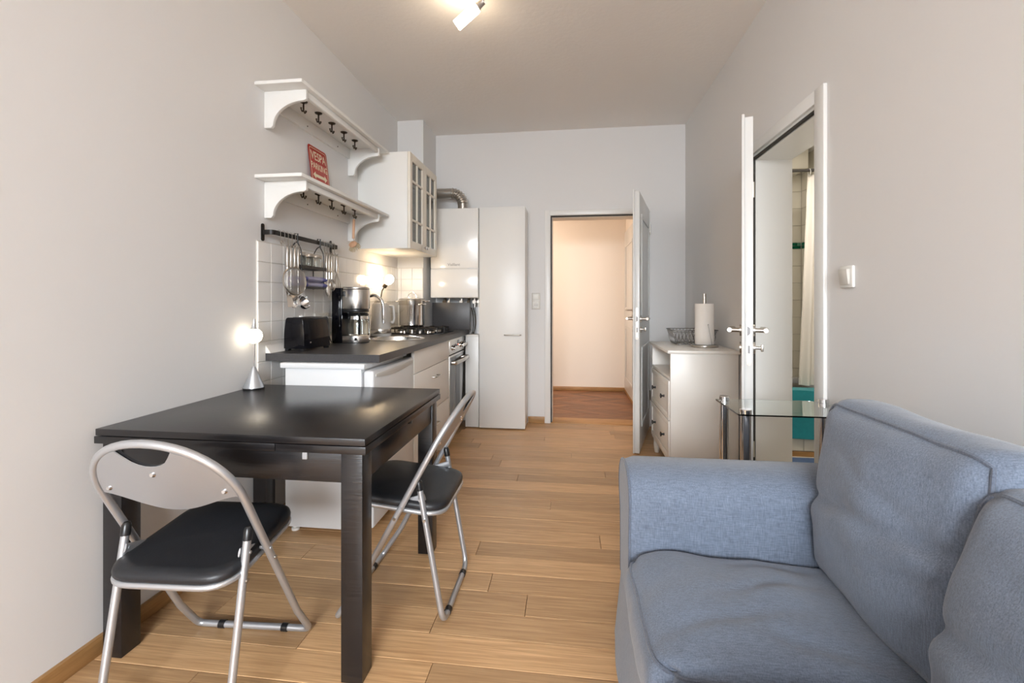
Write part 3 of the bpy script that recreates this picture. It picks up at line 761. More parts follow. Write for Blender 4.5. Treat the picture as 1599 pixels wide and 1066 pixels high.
# ------------------------------------------------------------------ dining table
tab = thing('dining_table', (-1.06, 1.69, 0), 'square black brown extending dining table against the left wall', 'table')
TX0, TX1, TY0, TY1 = -1.517, -0.603, 1.292, 2.088
MB().box(TX0, TX1, TY0, TY1, 0.7185, 0.74).build('table_top', BLACKW, tab, bevel=0.0015)
MB().box(TX0 - 0.003, -0.892, TY0 - 0.002, TY1, 0.693, 0.7165).build('extension_leaf', BLACKW, tab, bevel=0.0015)
MB().box(-0.889, TX1 + 0.003, TY0 - 0.002, TY1, 0.693, 0.7165).build('extension_leaf', BLACKW, tab, bevel=0.0015)
LW = 0.068
for lx in (TX0 + 0.018, TX1 - 0.012 - LW):
    for ly in (TY0 + 0.008, TY1 - 0.012 - LW):
        MB().box(lx, lx + LW, ly, ly + LW, 0.0, 0.693).build('leg', BLACKW, tab, bevel=0.002)
a0, a1 = TX0 + 0.018 + LW, TX1 - 0.012 - LW
MB().box(a0, a1, TY0 + 0.012, TY0 + 0.034, 0.602, 0.69).build('apron', BLACKW, tab, bevel=0.001)
MB().box(a0, a1, TY1 - 0.038, TY1 - 0.016, 0.602, 0.69).build('apron', BLACKW, tab, bevel=0.001)
b0, b1 = TY0 + 0.008 + LW, TY1 - 0.012 - LW
MB().box(TX0 + 0.022, TX0 + 0.044, b0, b1, 0.602, 0.69).build('apron', BLACKW, tab, bevel=0.001)
MB().box(TX1 - 0.038, TX1 - 0.016, b0, b1, 0.602, 0.69).build('apron', BLACKW, tab, bevel=0.001)
MB().rbox(-0.806, -0.790, TY0 + 0.004, TY0 + 0.012, 0.670, 0.692, 0.002).build('leaf_stop', GREYP, tab)
MB().rbox(-1.256, -1.240, TY0 + 0.004, TY0 + 0.012, 0.670, 0.692, 0.002).build('leaf_stop', GREYP, tab)
MB().rbox(TX1 - 0.016, TX1 - 0.008, 1.72, 1.732, 0.672, 0.692, 0.002).build('leaf_stop', BLACKP, tab)

# ------------------------------------------------------------------ folding chairs
def chair(name, loc, rz, label):
    """local frame: chair faces +y, front floor bar at y=0"""
    t = thing(name, loc, label, 'chair', rz=rz, group='folding chairs at the dining table')
    R = 0.0108; hw = 0.205; lw = 0.184
    def hp(z): return -0.012 - 0.430 * (z / 0.785)          # hoop tube y at height z
    # hoop tube: floor bar, two uprights, rounded top
    up = []
    zc = 0.612; rz_ = 0.178
    left = [(-hw, hp(0.012), 0.012), (-hw, hp(0.30), 0.30), (-hw, hp(zc - 0.05), zc - 0.05)]
    arc = []
    for k in range(0, 25):
        a = math.pi - math.pi * k / 24
        x = hw * (abs(math.cos(a)) ** 0.95) * (1 if math.cos(a) > 0 else -1)
        z = zc + rz_ * (max(0, math.sin(a)) ** 0.92)
        # the top bows backwards
        arc.append((x, hp(z) - 0.006 * math.sin(a) ** 2, z))
    right = [(hw, hp(zc - 0.05), zc - 0.05), (hw, hp(0.30), 0.30), (hw, hp(0.012), 0.012)]
    loop = left[:1] + left[1:] + arc + right
    pts = [(x, y, z) for x, y, z in loop]
    corner = fillet([(hw - 0.06, 0.0, R), (hw, 0.0, R), (hw, hp(0.13), 0.13)], 0.055, 8)
    cornerL = [(-x, y, z) for x, y, z in corner]
    path = cornerL + pts[1:-1] + list(reversed(corner))
    path = [Vector(p) for p in path]
    MB().tube(path, R, 12, closed=True).build('hoop_frame', SILVER, t, world=False, angle=60)
    # rear leg frame
    def lp(z): return -0.392 + 0.092 * (z / 0.51)
    legp = fillet([(-lw, lp(0.49), 0.49), (-lw, lp(R), R), (lw, lp(R), R), (lw, lp(0.49), 0.49)], 0.05, 8)
    MB().tube(legp, R, 12).build('rear_leg_frame', SILVER, t, world=False, angle=60)
    for s in (-1, 1):
        MB().tube([(s * lw, lp(0.478), 0.478), (s * lw, lp(0.505), 0.505), (s * lw, lp(0.514), 0.514)], [0.0125, 0.0125, 0.008], 12).build('end_cap', BLACKP, t, world=False)
        # link bracket
        a = Vector((s * (lw + 0.0), lp(0.445) + 0.004, 0.445)); b = Vector((s * hw, hp(0.425), 0.425))
        xo = s * 0.014
        m = MB(); m.tube([(a.x - 0.0 * s - xo * 0 - s * 0.014, a.y - 0.012, a.z + 0.004), (a.x - s * 0.014, b.y + 0.012, b.z - 0.004)], 0.012, 8, flat=0.25)
        m.cyl((a.x - s * 0.018, a.y, a.z), (a.x + s * 0.012, a.y, a.z), 0.005, 10)
        m.cyl((a.x - s * 0.018, b.y, b.z), (b.x + s * 0.013, b.y, b.z), 0.005, 10)
        m.build('link_bracket', SILVER, t, world=False)
        for yy, zz, xx in ((hp(0.385), 0.385, hw + 0.0108), (lp(0.375), 0.375, lw + 0.0108)):
            MB().cyl((s * xx, yy, zz), (s * (xx + 0.004), yy, zz), 0.0055, 10).build('rivet', NICKEL, t, world=False)
        for px in (0.115,):
            MB().cyl((s * px - 0.011, 0, R), (s * px + 0.011, 0, R), 0.0135, 12).build('floor_grip', BLACKP, t, world=False)
            MB().cyl((s * px - 0.011, lp(R), R), (s * px + 0.011, lp(R), R), 0.0135, 12).build('floor_grip', BLACKP, t, world=False)
    # seat: ring frame and padded cushion
    sw = 0.179; y0, y1 = -0.385, -0.030
    def sz(y): return 0.388 + 0.10 * (y - y0)
    c4 = [(-sw, y0), (sw, y0), (sw - 0.004, y1), (-sw + 0.004, y1)]
    ring = fillet([(x, y, sz(y)) for x, y in c4], 0.085, 8, closed=True)
    MB().tube(ring, 0.009, 10, closed=True).build('seat_frame', SILVER, t, world=False, angle=60)
    bm = bmesh.new(); prof = [(1.0, 0.006), (1.03, 0.012), (1.035, 0.022), (1.02, 0.031), (0.97, 0.037), (0.85, 0.040), (0.5, 0.042)]
    cy = (y0 + y1) / 2; rows = []
    for k, dz in prof:
        rows.append([bm.verts.new((p.x * k, cy + (p.y - cy) * k, sz(p.y) + dz)) for p in ring])
    n = len(ring)
    for i in range(len(rows) - 1):
        for j in range(n): bm.faces.new((rows[i][j], rows[i][(j + 1) % n], rows[i + 1][(j + 1) % n], rows[i + 1][j]))
    cv = bm.verts.new((0, cy, sz(cy) + 0.042))
    for j in range(n): bm.faces.new((rows[-1][j], rows[-1][(j + 1) % n], cv))
    bm.faces.new(list(reversed(rows[0])))
    m = MB(); m.bm.free(); m.bm = bm; m.build('seat', VINYL, t, world=False, angle=60)
    # curved backrest plate with finger cut-out at the top
    nu, nv = 26, 10; bm = bmesh.new(); g = []
    for i in range(nu + 1):
        u = -1 + 2 * i / nu; x = u * (hw - 0.006)
        top = zc + rz_ * (max(0, 1 - abs(u) ** 2.3) ** 0.5) * 0.93
        cut = 0.052 * max(0.0, 1 - (u / 0.34) ** 2) ** 0.5 if abs(u) < 0.34 else 0.0
        top = min(top, zc + rz_ * 0.90) - cut
        bot = zc + 0.012 - 0.052 * (0.5 + 0.5 * math.cos(math.pi * u)) ** 0.8
        top = max(top, bot + 0.03)
        col = []
        for j in range(nv + 1):
            z = bot + (top - bot) * j / nv
            yb = hp(z) - 0.014 * (1 - u * u) * (0.55 + 0.45 * math.sin(math.pi * min(1, max(0, (z - zc) / rz_)) / 2)) - 0.004
            col.append(bm.verts.new((x, yb, z)))
        g.append(col)
    for i in range(nu):
        for j in range(nv): bm.faces.new((g[i][j], g[i + 1][j], g[i + 1][j + 1], g[i][j + 1]))
    bmesh.ops.recalc_face_normals(bm, faces=bm.faces)
    b2 = bm.copy()
    bmesh.ops.solidify(bm, geom=list(bm.faces), thickness=0.003)
    m = MB(); m.bm.free(); m.bm = bm; bp = m.build('backrest', PLATE, t, world=False, angle=50)
    bmesh.ops.translate(b2, verts=b2.verts, vec=(0, 0.008, 0)); bmesh.ops.solidify(b2, geom=list(b2.faces), thickness=0.006)
    m = MB(); m.bm.free(); m.bm = b2; m.build('back_pad', VINYL, bp, world=False, angle=50)
    for u, z in ((-0.83, zc + 0.03), (-0.02, zc + 0.085), (0.83, zc + 0.03)):
        x = u * (hw - 0.006); yb = hp(z) - 0.014 * (1 - u * u) * (0.55 + 0.45 * math.sin(math.pi * (z - zc) / rz_ / 2)) - 0.006
        MB().cyl((x, yb + 0.002, z), (x, yb - 0.004, z), 0.008, 12, 0.005).build('screw', CHROME, bp, world=False)
    return t
chair('folding_chair', (-1.100, 1.478, 0), math.radians(3), 'silver framed black folding chair in front of the table, back to the viewer')
chair('folding_chair', (-0.832, 1.755, 0), math.radians(90), 'silver framed black folding chair at the right side of the table, seen from the side')

# ------------------------------------------------------------------ fridge, base unit, oven, worktop
KX = -0.942
fr = thing('refrigerator', (-1.18, 2.40, 0), 'white under counter refrigerator below the dark worktop', 'refrigerator')
MB().box(-1.405, -1.005, 2.115, 2.685, 0.03, 0.82).build('body', FRIDGE, fr, bevel=0.004)
MB().box(-1.425, -0.985, 2.103, 2.69, 0.82, 0.847).build('top', FRIDGE, fr, bevel=0.004)
dr = MB().rbox(-0.995, KX, 2.112, 2.688, 0.045, 0.812, 0.012, 3).build('door', FRIDGE, fr)
gp = [(2.135, 0.795)] + [(2.135 + 0.53 * k / 16, 0.782 - 0.020 * (1 - (2 * k / 16 - 1) ** 2)) for k in range(17)] + [(2.665, 0.795)]
MB().prism(gp, 'x', KX, KX + 0.004).build('handle', PLASTC, dr, bevel=0.001)
MB().box(-1.005, -0.996, 2.12, 2.68, 0.06, 0.80).build('door_seal', GREYP, fr)
for fx, fy in ((-1.37, 2.15), (-1.37, 2.65), (-1.03, 2.15), (-1.03, 2.65)):
    MB().lathe([(0.0, 0.0), (0.020, 0.0), (0.020, 0.012), (0.012, 0.014), (0.012, 0.03), (0, 0.03)], 14, TR(fx, fy, 0)).build('foot', PLASTW, fr)

ku = thing('kitchen_base_cabinet', (-1.22, 3.1, 0), 'cream sink base cabinet between refrigerator and oven', 'cabinet')
MB().box(-1.50, KX - 0.02, 2.70, 3.525, 0.08, 0.80).box(-1.50, KX - 0.06, 2.70, 3.525, 0, 0.08).build('body', FRONTW, ku, bevel=0.002)
def bar_handle(y, z, parent, L=0.11):
    m = MB().tube(fillet([(KX, y - L / 2, z), (KX + 0.028, y - L / 2 + 0.004, z), (KX + 0.028, y + L / 2 - 0.004, z), (KX, y + L / 2, z)], 0.018, 6), 0.005, 10)
    m.build('handle', NICKEL, parent)
MB().box(KX - 0.02, KX, 2.703, 3.522, 0.705, 0.845).build('false_front', FRONTW, ku, bevel=0.002)
f1 = MB().box(KX - 0.02, KX, 2.703, 3.522, 0.395, 0.701).build('drawer', FRONTW, ku, bevel=0.002); bar_handle(3.13, 0.625, f1)
f2 = MB().box(KX - 0.02, KX, 2.703, 3.522, 0.085, 0.391).build('drawer', FRONTW, ku, bevel=0.002); bar_handle(3.13, 0.29, f2)

ov = thing('oven', (-1.22, 3.83, 0), 'built in stainless steel oven with a row of knobs', 'oven')
OY0, OY1 = 3.535, 4.115
MB().box(-1.50, KX - 0.02, OY0, OY1, 0.12, 0.80).build('body', GREYP, ov)
MB().box(KX - 0.02, KX + 0.002, OY0, OY1, 0.725, 0.845).build('control_panel', STEEL, ov, bevel=0.003)
for y in (3.62, 3.675, 3.73, 3.90, 3.955, 4.01):
    k_ = MB().cyl((KX + 0.002, y, 0.775), (KX + 0.010, y, 0.775), 0.024, 18).cyl((KX + 0.010, y, 0.775), (KX + 0.028, y, 0.775), 0.018, 18, 0.016).build('knob', CHROME, ov)
    MB().box(KX + 0.028, KX + 0.036, y - 0.004, y + 0.004, 0.760, 0.790).build('grip', NICKEL, k_)
MB().box(KX + 0.002, KX + 0.004, 3.79, 3.85, 0.795, 0.825).build('display', BLACKG, ov)
MB().box(KX + 0.002, KX + 0.0045, 3.805, 3.83, 0.780, 0.788).build('indicator', LEDRED, ov)
dr = MB().box(KX - 0.02, KX, OY0, OY1, 0.13, 0.715).build('oven_door', STEEL, ov, bevel=0.003)
MB().box(KX, KX + 0.003, OY0 + 0.015, OY1 - 0.015, 0.215, 0.70).build('window', OVENGL, dr, bevel=0.001)
MB().box(KX + 0.003, KX + 0.0038, OY0 + 0.20, OY1 - 0.25, 0.24, 0.655).build('inner_window', BLACKG, dr)
m = MB().tube(fillet([(KX, OY0 + 0.06, 0.655), (KX + 0.042, OY0 + 0.062, 0.655), (KX + 0.05, OY0 + 0.29, 0.655), (KX + 0.042, OY1 - 0.062, 0.655), (KX, OY1 - 0.06, 0.655)], 0.03, 6), 0.016, 10, flat=0.45)
m.build('handle', NICKEL, dr)

wt = thing('worktop', (-1.2, 3.1, 0.85), 'dark slate grey kitchen worktop along the left wall', 'worktop')
WXF, WY0, WY1 = -0.918, 2.125, 4.14
SKX, SKY, SKR = -1.205, 3.075, 0.196
bm = bmesh.new()
o_ = [bm.verts.new(p) for p in ((XL + 0.012, WY0, 0.89), (WXF, WY0, 0.89), (WXF, 3.0, 0.89), (WXF, WY1, 0.89), (-1.285, WY1, 0.89), (-1.285, 3.928, 0.89), (XL + 0.012, 3.928, 0.89))]
oe = [bm.edges.new((o_[i], o_[(i + 1) % len(o_)])) for i in range(len(o_))]
ci = [bm.verts.new((SKX + (SKR - 0.012) * math.cos(2 * math.pi * k / 32), SKY + (SKR - 0.012) * math.sin(2 * math.pi * k / 32), 0.89)) for k in range(32)]
ce = [bm.edges.new((ci[i], ci[(i + 1) % 32])) for i in range(32)]
bmesh.ops.triangle_fill(bm, edges=oe + ce, use_beauty=True)
rg = bmesh.ops.extrude_face_region(bm, geom=list(bm.faces))
bmesh.ops.translate(bm, verts=[v for v in rg['geom'] if isinstance(v, bmesh.types.BMVert)], vec=(0, 0, -0.038))
m = MB(); m.bm.free(); m.bm = bm; m.build('slab', WORK, wt, smooth=False)
MB().prism([(XL + 0.0105, 0.8905), (XL + 0.038, 0.8905), (XL + 0.030, 0.902), (XL + 0.0105, 0.930)], 'y', WY0 + 0.004, 3.925).build('edge_strip', TILE, wt)
MB().box(-1.262, -0.905, WY1 - 0.020, WY1, 0.8905, 1.142).build('end_panel', WORK, wt, bevel=0.001)

# sink with bowl
sk = thing('sink', (SKX, SKY, 0.70), 'round stainless steel sink set into the worktop', 'sink')
M_ = TR(SKX, SKY, 0)
MB().lathe([(SKR - 0.016, 0.8912), (SKR + 0.006, 0.8912), (SKR + 0.004, 0.8945), (SKR - 0.010, 0.8955), (SKR - 0.018, 0.892), (SKR - 0.024, 0.86), (SKR - 0.03, 0.76), (SKR - 0.06, 0.728), (0.03, 0.722), (0.0, 0.722), (0.0, 0.718), (SKR - 0.058, 0.724), (SKR - 0.027, 0.758), (SKR - 0.021, 0.86), (SKR - 0.016, 0.8912)], 40, M_).build('bowl', STEEL, sk)
MB().lathe([(0.0, 0.7215), (0.026, 0.7215), (0.03, 0.725), (0.02, 0.727), (0.0, 0.726)], 20, M_).build('drain', CHROME, sk)
fa = thing('faucet', (-1.425, 3.02, 0.89), 'chrome swan neck kitchen faucet behind the coffee maker', 'faucet')
MB().lathe([(0, 0.8905), (0.026, 0.8905), (0.026, 0.90), (0.020, 0.905), (0.019, 0.98), (0.0, 0.985)], 20, TR(-1.425, 3.02, 0)).build('base', CHROME, fa)
arc = [(-1.425, 3.02, 0.98), (-1.425, 3.02, 1.11)]
for k in range(0, 13):
    a = math.pi - math.pi * 0.97 * k / 12
    arc.append((-1.352 + 0.073 * math.cos(a), 3.02 + 0.012 * k / 12, 1.11 + 0.085 * math.sin(a)))
MB().tube(arc, 0.0125, 12).build('spout', CHROME, fa)
MB().tube([arc[-1], (-1.278, 3.033, 1.06), (-1.278, 3.033, 1.0)], [0.0125, 0.014, 0.010], 12).build('nozzle', CHROME, fa)
MB().tube([(-1.425, 2.998, 0.955), (-1.425, 2.96, 0.975), (-1.420, 2.93, 0.99)], [0.008, 0.006, 0.005], 10).build('lever', CHROME, fa)

# hob
hb = thing('gas_hob', (-1.215, 3.78, 0.89), 'black gas hob with cast iron pan supports', 'hob')
HX, HX2, HYA, HYB = -1.485, -1.005, 3.50, 3.915
HYB = 3.915
MB().rbox(HX, HX2, HYA, HYB, 0.8905, 0.898, 0.003).build('plate', BLACKG, hb)
bur = [(-1.365, 3.60), (-1.125, 3.60), (-1.345, 3.80), (-1.125, 3.81)]
for i, (bx, by) in enumerate(bur):
    b_ = MB().lathe([(0, 0.8985), (0.040, 0.8985), (0.038, 0.910), (0.0, 0.912)], 20, TR(bx, by, 0)).build('burner', NICKEL, hb)
    MB().lathe([(0, 0.9125), (0.032, 0.9125), (0.032, 0.919), (0.0, 0.921)], 20, TR(bx, by, 0)).build('burner_cap', IRON, b_)
    m = MB()
    for q in range(4):
        a = math.pi / 4 + q * math.pi / 2
        c_, s_ = math.cos(a), math.sin(a)
        m.tube([(bx + c_ * 0.115, by + s_ * 0.090, 0.8985), (bx + c_ * 0.115, by + s_ * 0.090, 0.936), (bx + c_ * 0.045, by + s_ * 0.040, 0.938)], 0.0055, 6)
    m.tube([(bx - 0.082, by - 0.064, 0.932), (bx + 0.082, by - 0.064, 0.932), (bx + 0.082, by + 0.064, 0.932), (bx - 0.082, by + 0.064, 0.932)], 0.005, 6, closed=True)
    m.build('pan_support', IRON, hb)
for k in range(4):
    MB().cyl((-1.31 + 0.065 * k, 3.522, 0.898), (-1.31 + 0.065 * k, 3.522, 0.916), 0.013, 14, 0.011).build('knob', NICKEL, hb)

# pot
pt = thing('cooking_pot', (-1.345, 3.80, 0.944), 'tall stainless steel cooking pot with lid on the gas hob', 'pot')
M_ = TR(-1.345, 3.80, 0)
MB().lathe([(0, 0.9445), (0.100, 0.9445), (0.106, 0.950), (0.107, 1.135), (0.112, 1.148), (0.110, 1.150), (0.103, 1.14), (0.103, 0.955), (0, 0.953)], 36, M_).build('body', CHROME, pt)
MB().lathe([(0.103, 1.10), (0.1125, 1.1505), (0.114, 1.162), (0.112, 1.164), (0.104, 1.152)], 36, M_).build('insert_rim', STEEL, pt)
ld = MB().lathe([(0.111, 1.166), (0.112, 1.172), (0.100, 1.178), (0.06, 1.186), (0.0, 1.189), (0, 1.185), (0.06, 1.182), (0.098, 1.172), (0.111, 1.166)], 36, M_).build('lid', STEEL, pt)
MB().tube(fillet([(-1.385, 3.80, 1.182), (-1.372, 3.80, 1.222), (-1.345, 3.80, 1.236), (-1.318, 3.80, 1.222), (-1.305, 3.80, 1.182)], 0.02, 5), 0.0065, 8, flat=0.8).build('lid_handle', CHROME, ld)
for s in (-1, 1):
    for z, rr, a0 in ((1.125, 0.108, -25), (1.152, 0.114, 10)):
        m = MB().tube(fillet([(s * rr, -0.032, z), (s * (rr + 0.036), -0.028, z + 0.004), (s * (rr + 0.036), 0.028, z + 0.004), (s * rr, 0.032, z)], 0.02, 5), 0.0055, 8)
        m.xf(TR(-1.345, 3.80, 0) @ RZ(a0)); m.build('side_handle', CHROME, pt)

# kettle
ke = thing('electric_kettle', (-1.412, 3.30, 0.8905), 'white electric kettle with grey band on the worktop', 'kettle')
M_ = TR(-1.412, 3.30, 0)
MB().lathe([(0, 0.8905), (0.074, 0.8905), (0.077, 0.896), (0.077, 0.912), (0.0, 0.912)], 32, M_).build('base', KETT, ke)
MB().lathe([(0.075, 0.9125), (0.0765, 0.915), (0.0755, 0.945), (0.075, 0.947)], 32, M_).build('band', STEEL, ke)
MB().lathe([(0.0, 0.914), (0.0745, 0.914), (0.0745, 0.948), (0.071, 1.04), (0.066, 1.125), (0.058, 1.140), (0.0, 1.146)], 32, M_).build('body', KETT, ke)
MB().lathe([(0, 1.1465), (0.012, 1.1465), (0.010, 1.158), (0.014, 1.164), (0, 1.168)], 16, M_).build('lid_knob', NICKEL, ke)
MB().tube(fillet([(-1.346, 3.30, 1.115), (-1.312, 3.30, 1.118), (-1.306, 3.30, 1.02), (-1.316, 3.30, 0.99), (-1.333, 3.30, 1.0)], 0.02, 5), 0.010, 10).build('handle', KETT, ke)

# coffee maker (faces +x)
cm = thing('coffee_maker', (-1.36, 2.77, 0.8905), 'stainless steel filter coffee maker with glass jug', 'coffee maker')
MB().rbox(-1.475, -1.405, 2.688, 2.852, 0.8905, 1.238, 0.008).build('water_tank', BLACKG, cm)
def dshape(x0, cx_, r, n=18):
    p = [(x0, 2.77 - r), ]
    for k in range(n + 1):
        a = -math.pi / 2 + math.pi * k / n; p.append((cx_ + r * math.cos(a), 2.77 + r * math.sin(a)))
    p.append((x0, 2.77 + r)); return p
MB().prism(dshape(-1.404, -1.345, 0.079), 'z', 1.105, 1.228).build('brew_head', STEEL, cm, bevel=0.003)
MB().prism(dshape(-1.404, -1.345, 0.077), 'z', 1.2285, 1.243).build('lid', STEEL, cm, bevel=0.004)
MB().prism(dshape(-1.404, -1.345, 0.074), 'z', 1.084, 1.1045).build('filter_outlet', BLACKP, cm, bevel=0.004)
MB().rbox(-1.404, -1.385, 2.684, 2.692, 1.185, 1.215, 0.003).build('lid_latch', BLACKP, cm)
MB().prism(dshape(-1.404, -1.345, 0.080), 'z', 0.893, 0.938).build('base', STEEL, cm, bevel=0.003)
MB().prism(dshape(-1.404, -1.345, 0.076), 'z', 0.8905, 0.893).build('foot', BLACKP, cm)
MB().lathe([(0, 0), (0.011, 0), (0.011, 0.003), (0, 0.004)], 16, TR(-1.318, 2.6955, 0.916) @ RX(90)).build('button', CHROME, cm)
MB().lathe([(0, 0), (0.004, 0), (0.004, 0.002), (0, 0.003)], 10, TR(-1.318, 2.698, 1.195) @ RX(90)).build('screw', BLACKP, cm)
jug = MB().lathe([(0, 0.9395), (0.066, 0.9395), (0.069, 0.946), (0.069, 1.0), (0.064, 1.055), (0.060, 1.062), (0.0575, 1.055), (0.066, 1.0), (0.066, 0.948), (0, 0.943)], 32, TR(-1.335, 2.77, 0)).build('jug', GLASS, cm)
MB().lathe([(0.0, 1.063), (0.063, 1.063), (0.064, 1.070), (0.055, 1.080), (0, 1.082)], 28, TR(-1.335, 2.77, 0)).build('jug_lid', BLACKP, jug)
MB().lathe([(0.0645, 1.040), (0.0665, 1.040), (0.064, 1.060), (0.062, 1.060)], 28, TR(-1.335, 2.77, 0)).build('jug_band', CHROME, jug)
M_ = TR(-1.335, 2.77, 0) @ RZ(-62)
MB().tube(fillet([(0.060, 0, 1.066), (0.108, 0, 1.066), (0.112, 0, 0.965), (0.100, 0, 0.955)], 0.018, 5), 0.013, 8, flat=0.6).xf(M_).build('jug_handle', BLACKP, jug)

# toaster
to = thing('toaster', (-1.418, 2.335, 0.8905), 'glossy black two slot toaster on the worktop corner', 'toaster', rz=math.radians(-8))
prof = [(-0.064, 0.012), (-0.062, 0.10), (-0.054, 0.165), (-0.045, 0.176), (0.045, 0.176), (0.054, 0.165), (0.062, 0.10), (0.064, 0.012)]
MB().prism(fillet([(p[0], p[1], 0) for p in prof], 0.012, 3) and [(p.x, p.y) for p in fillet([(p[0], p[1], 0) for p in prof], 0.012, 3)], 'y', -0.105, 0.105).build('body', BLACKG, to, world=False, bevel=0.010, seg=3)
for s in (-1, 1): MB().rbox(s * 0.022 - 0.011, s * 0.022 + 0.011, -0.075, 0.075, 0.1735, 0.1775, 0.0015).build('slot', IRON, to, world=False)
for s in (-1, 1):
    MB().prism([(-0.058, 0.0), (-0.040, 0.0), (-0.032, 0.012), (0.032, 0.012), (0.040, 0.0), (0.058, 0.0), (0.058, 0.018), (-0.058, 0.018)], 'y', s * 0.092 - 0.012, s * 0.092 + 0.012).build('foot', BLACKP, to, world=False, bevel=0.002)
lv = MB().rbox(0.0, 0.030, 0.103, 0.112, 0.012, 0.155, 0.004).build('lever_panel', BLACKP, to, world=False)
MB().rbox(0.004, 0.034, 0.112, 0.130, 0.035, 0.052, 0.004).build('lever', CHROME, lv, world=False)
MB().rbox(0.0625, 0.066, -0.060, -0.052, 0.040, 0.047, 0.001).build('button', NICKEL, to, world=False)

# wall socket with plug behind the coffee maker
so = thing('wall_socket', (XL + 0.0105, 2.66, 1.04), 'white double wall socket with black plug on the tiles', 'socket')
MB().rbox(XL + 0.0105, XL + 0.024, 2.56, 2.72, 1.00, 1.08, 0.004).build('plate', PLASTC, so)
for y in (2.60, 2.68): MB().lathe([(0, 0.0), (0.021, 0.0), (0.022, 0.002), (0.028, 0.003), (0.028, 0.0), (0.0, 0.0)], 20, TR(XL + 0.0242, y, 1.04) @ RY(90)).build('outlet', PLASTW, so)
plug = MB().tube([(XL + 0.0275, 2.60, 1.04), (XL + 0.055, 2.60, 1.045), (XL + 0.068, 2.60, 1.035)], [0.016, 0.015, 0.006], 12).tube(fillet([(XL + 0.066, 2.60, 1.036), (XL + 0.075, 2.61, 0.99), (XL + 0.07, 2.64, 0.93), (XL + 0.065, 2.672, 0.897)], 0.03, 5), 0.0032, 8).build('power_plug', BLACKP)
tag(plug, 'black plug and cord in the wall socket above the toaster', 'plug')

# gooseneck wall lamp over the worktop
gl = thing('gooseneck_lamp', (XL + 0.0105, 3.45, 1.12), 'flexible wall lamp with glowing bulb under the wall cabinet', 'lamp')
MB().cyl((XL + 0.0105, 3.45, 1.135), (XL + 0.026, 3.45, 1.135), 0.026, 18).build('wall_plate', NICKEL, gl)
MB().tube([(XL + 0.026, 3.45, 1.135), (XL + 0.045, 3.45, 1.15), (XL + 0.055, 3.45, 1.19), (XL + 0.063, 3.45, 1.235), (XL + 0.082, 3.45, 1.268)], 0.005, 8).build('neck', BRONZE, gl)
MB().cyl((XL + 0.080, 3.45, 1.264), (XL + 0.098, 3.45, 1.290), 0.017, 14).build('socket', BRONZE, gl)
dv = Vector((0.018, 0, 0.026)).normalized(); rot = Vector((0, 0, 1)).rotation_difference(dv).to_matrix().to_4x4()
MB().lathe([(0, 0), (0.018, 0.002), (0.030, 0.022), (0.034, 0.045), (0.028, 0.068), (0.0, 0.082)], 18, TR(XL + 0.099, 3.45, 1.2915) @ rot).build('bulb', BULB, gl)

# ------------------------------------------------------------------ wall cabinet with glass doors
wc = thing('wall_cabinet', (-1.33, 3.49, 1.535), 'white wall cabinet with two cream glazed doors', 'cabinet')
CX, CY0, CY1, CZ0, CZ1 = -1.155, 3.165, 3.83, 1.537, 2.235
m = MB()
m.box(XL, CX, CY0, CY0 + 0.018, CZ0, CZ1).box(XL, CX, CY1 - 0.018, CY1, CZ0, CZ1)
m.box(XL, CX, CY0 + 0.018, CY1 - 0.018, CZ0, CZ0 + 0.018).box(XL, CX, CY0 + 0.018, CY1 - 0.018, CZ1 - 0.018, CZ1)
m.box(XL, XL + 0.006, CY0 + 0.018, CY1 - 0.018, CZ0 + 0.018, CZ1 - 0.018)
m.build('carcass', SHELFW, wc, bevel=0.001)
for z in (CZ0 + 0.23, CZ0 + 0.46): MB().box(XL + 0.006, CX - 0.01, CY0 + 0.0185, CY1 - 0.0185, z, z + 0.016).build('shelf_board', GREYP, wc)
mid = (CY0 + CY1) / 2
for (y0, y1, ks) in ((CY0, mid - 0.001, 1), (mid + 0.001, CY1, -1)):
    x0, x1 = CX + 0.001, CX + 0.021
    st = 0.052; rt = 0.058
    m = MB().box(x0, x1, y0, y0 + st, CZ0, CZ1).box(x0, x1, y1 - st, y1, CZ0, CZ1).box(x0, x1, y0 + st, y1 - st, CZ0, CZ0 + rt).box(x0, x1, y0 + st, y1 - st, CZ1 - rt, CZ1)
    d = m.build('door', CREAM, wc, bevel=0.0025)
    ym = (y0 + y1) / 2; za, zb_ = CZ0 + rt, CZ1 - rt; H_ = zb_ - za
    zs = [za, za + H_ * 0.265, za + H_ * 0.755, zb_]
    m = MB().box(x0 + 0.003, x1 - 0.001, ym - 0.008, ym + 0.008, za, zb_)
    for z in zs[1:3]: m.box(x0 + 0.003, x1 - 0.001, y0 + st, ym - 0.008, z - 0.008, z + 0.008).box(x0 + 0.003, x1 - 0.001, ym + 0.008, y1 - st, z - 0.008, z + 0.008)
    m.build('glazing_bar', CREAM, d, bevel=0.001)
    for (pa, pb) in ((y0 + st, ym - 0.008), (ym + 0.008, y1 - st)):
        for i in range(3): MB().box(x0 + 0.006, x0 + 0.009, pa, pb, zs[i] + (0.008 if i else 0), zs[i + 1] - (0.008 if i < 2 else 0)).build('pane', CABGL, d)
    yk = y1 - 0.026 if ks > 0 else y0 + 0.026
    MB().lathe([(0, 0), (0.005, 0), (0.005, 0.010), (0.012, 0.016), (0.012, 0.022), (0, 0.026)], 14, TR(x1, yk, CZ0 + 0.036) @ RY(90)).build('knob', CHROME, d)
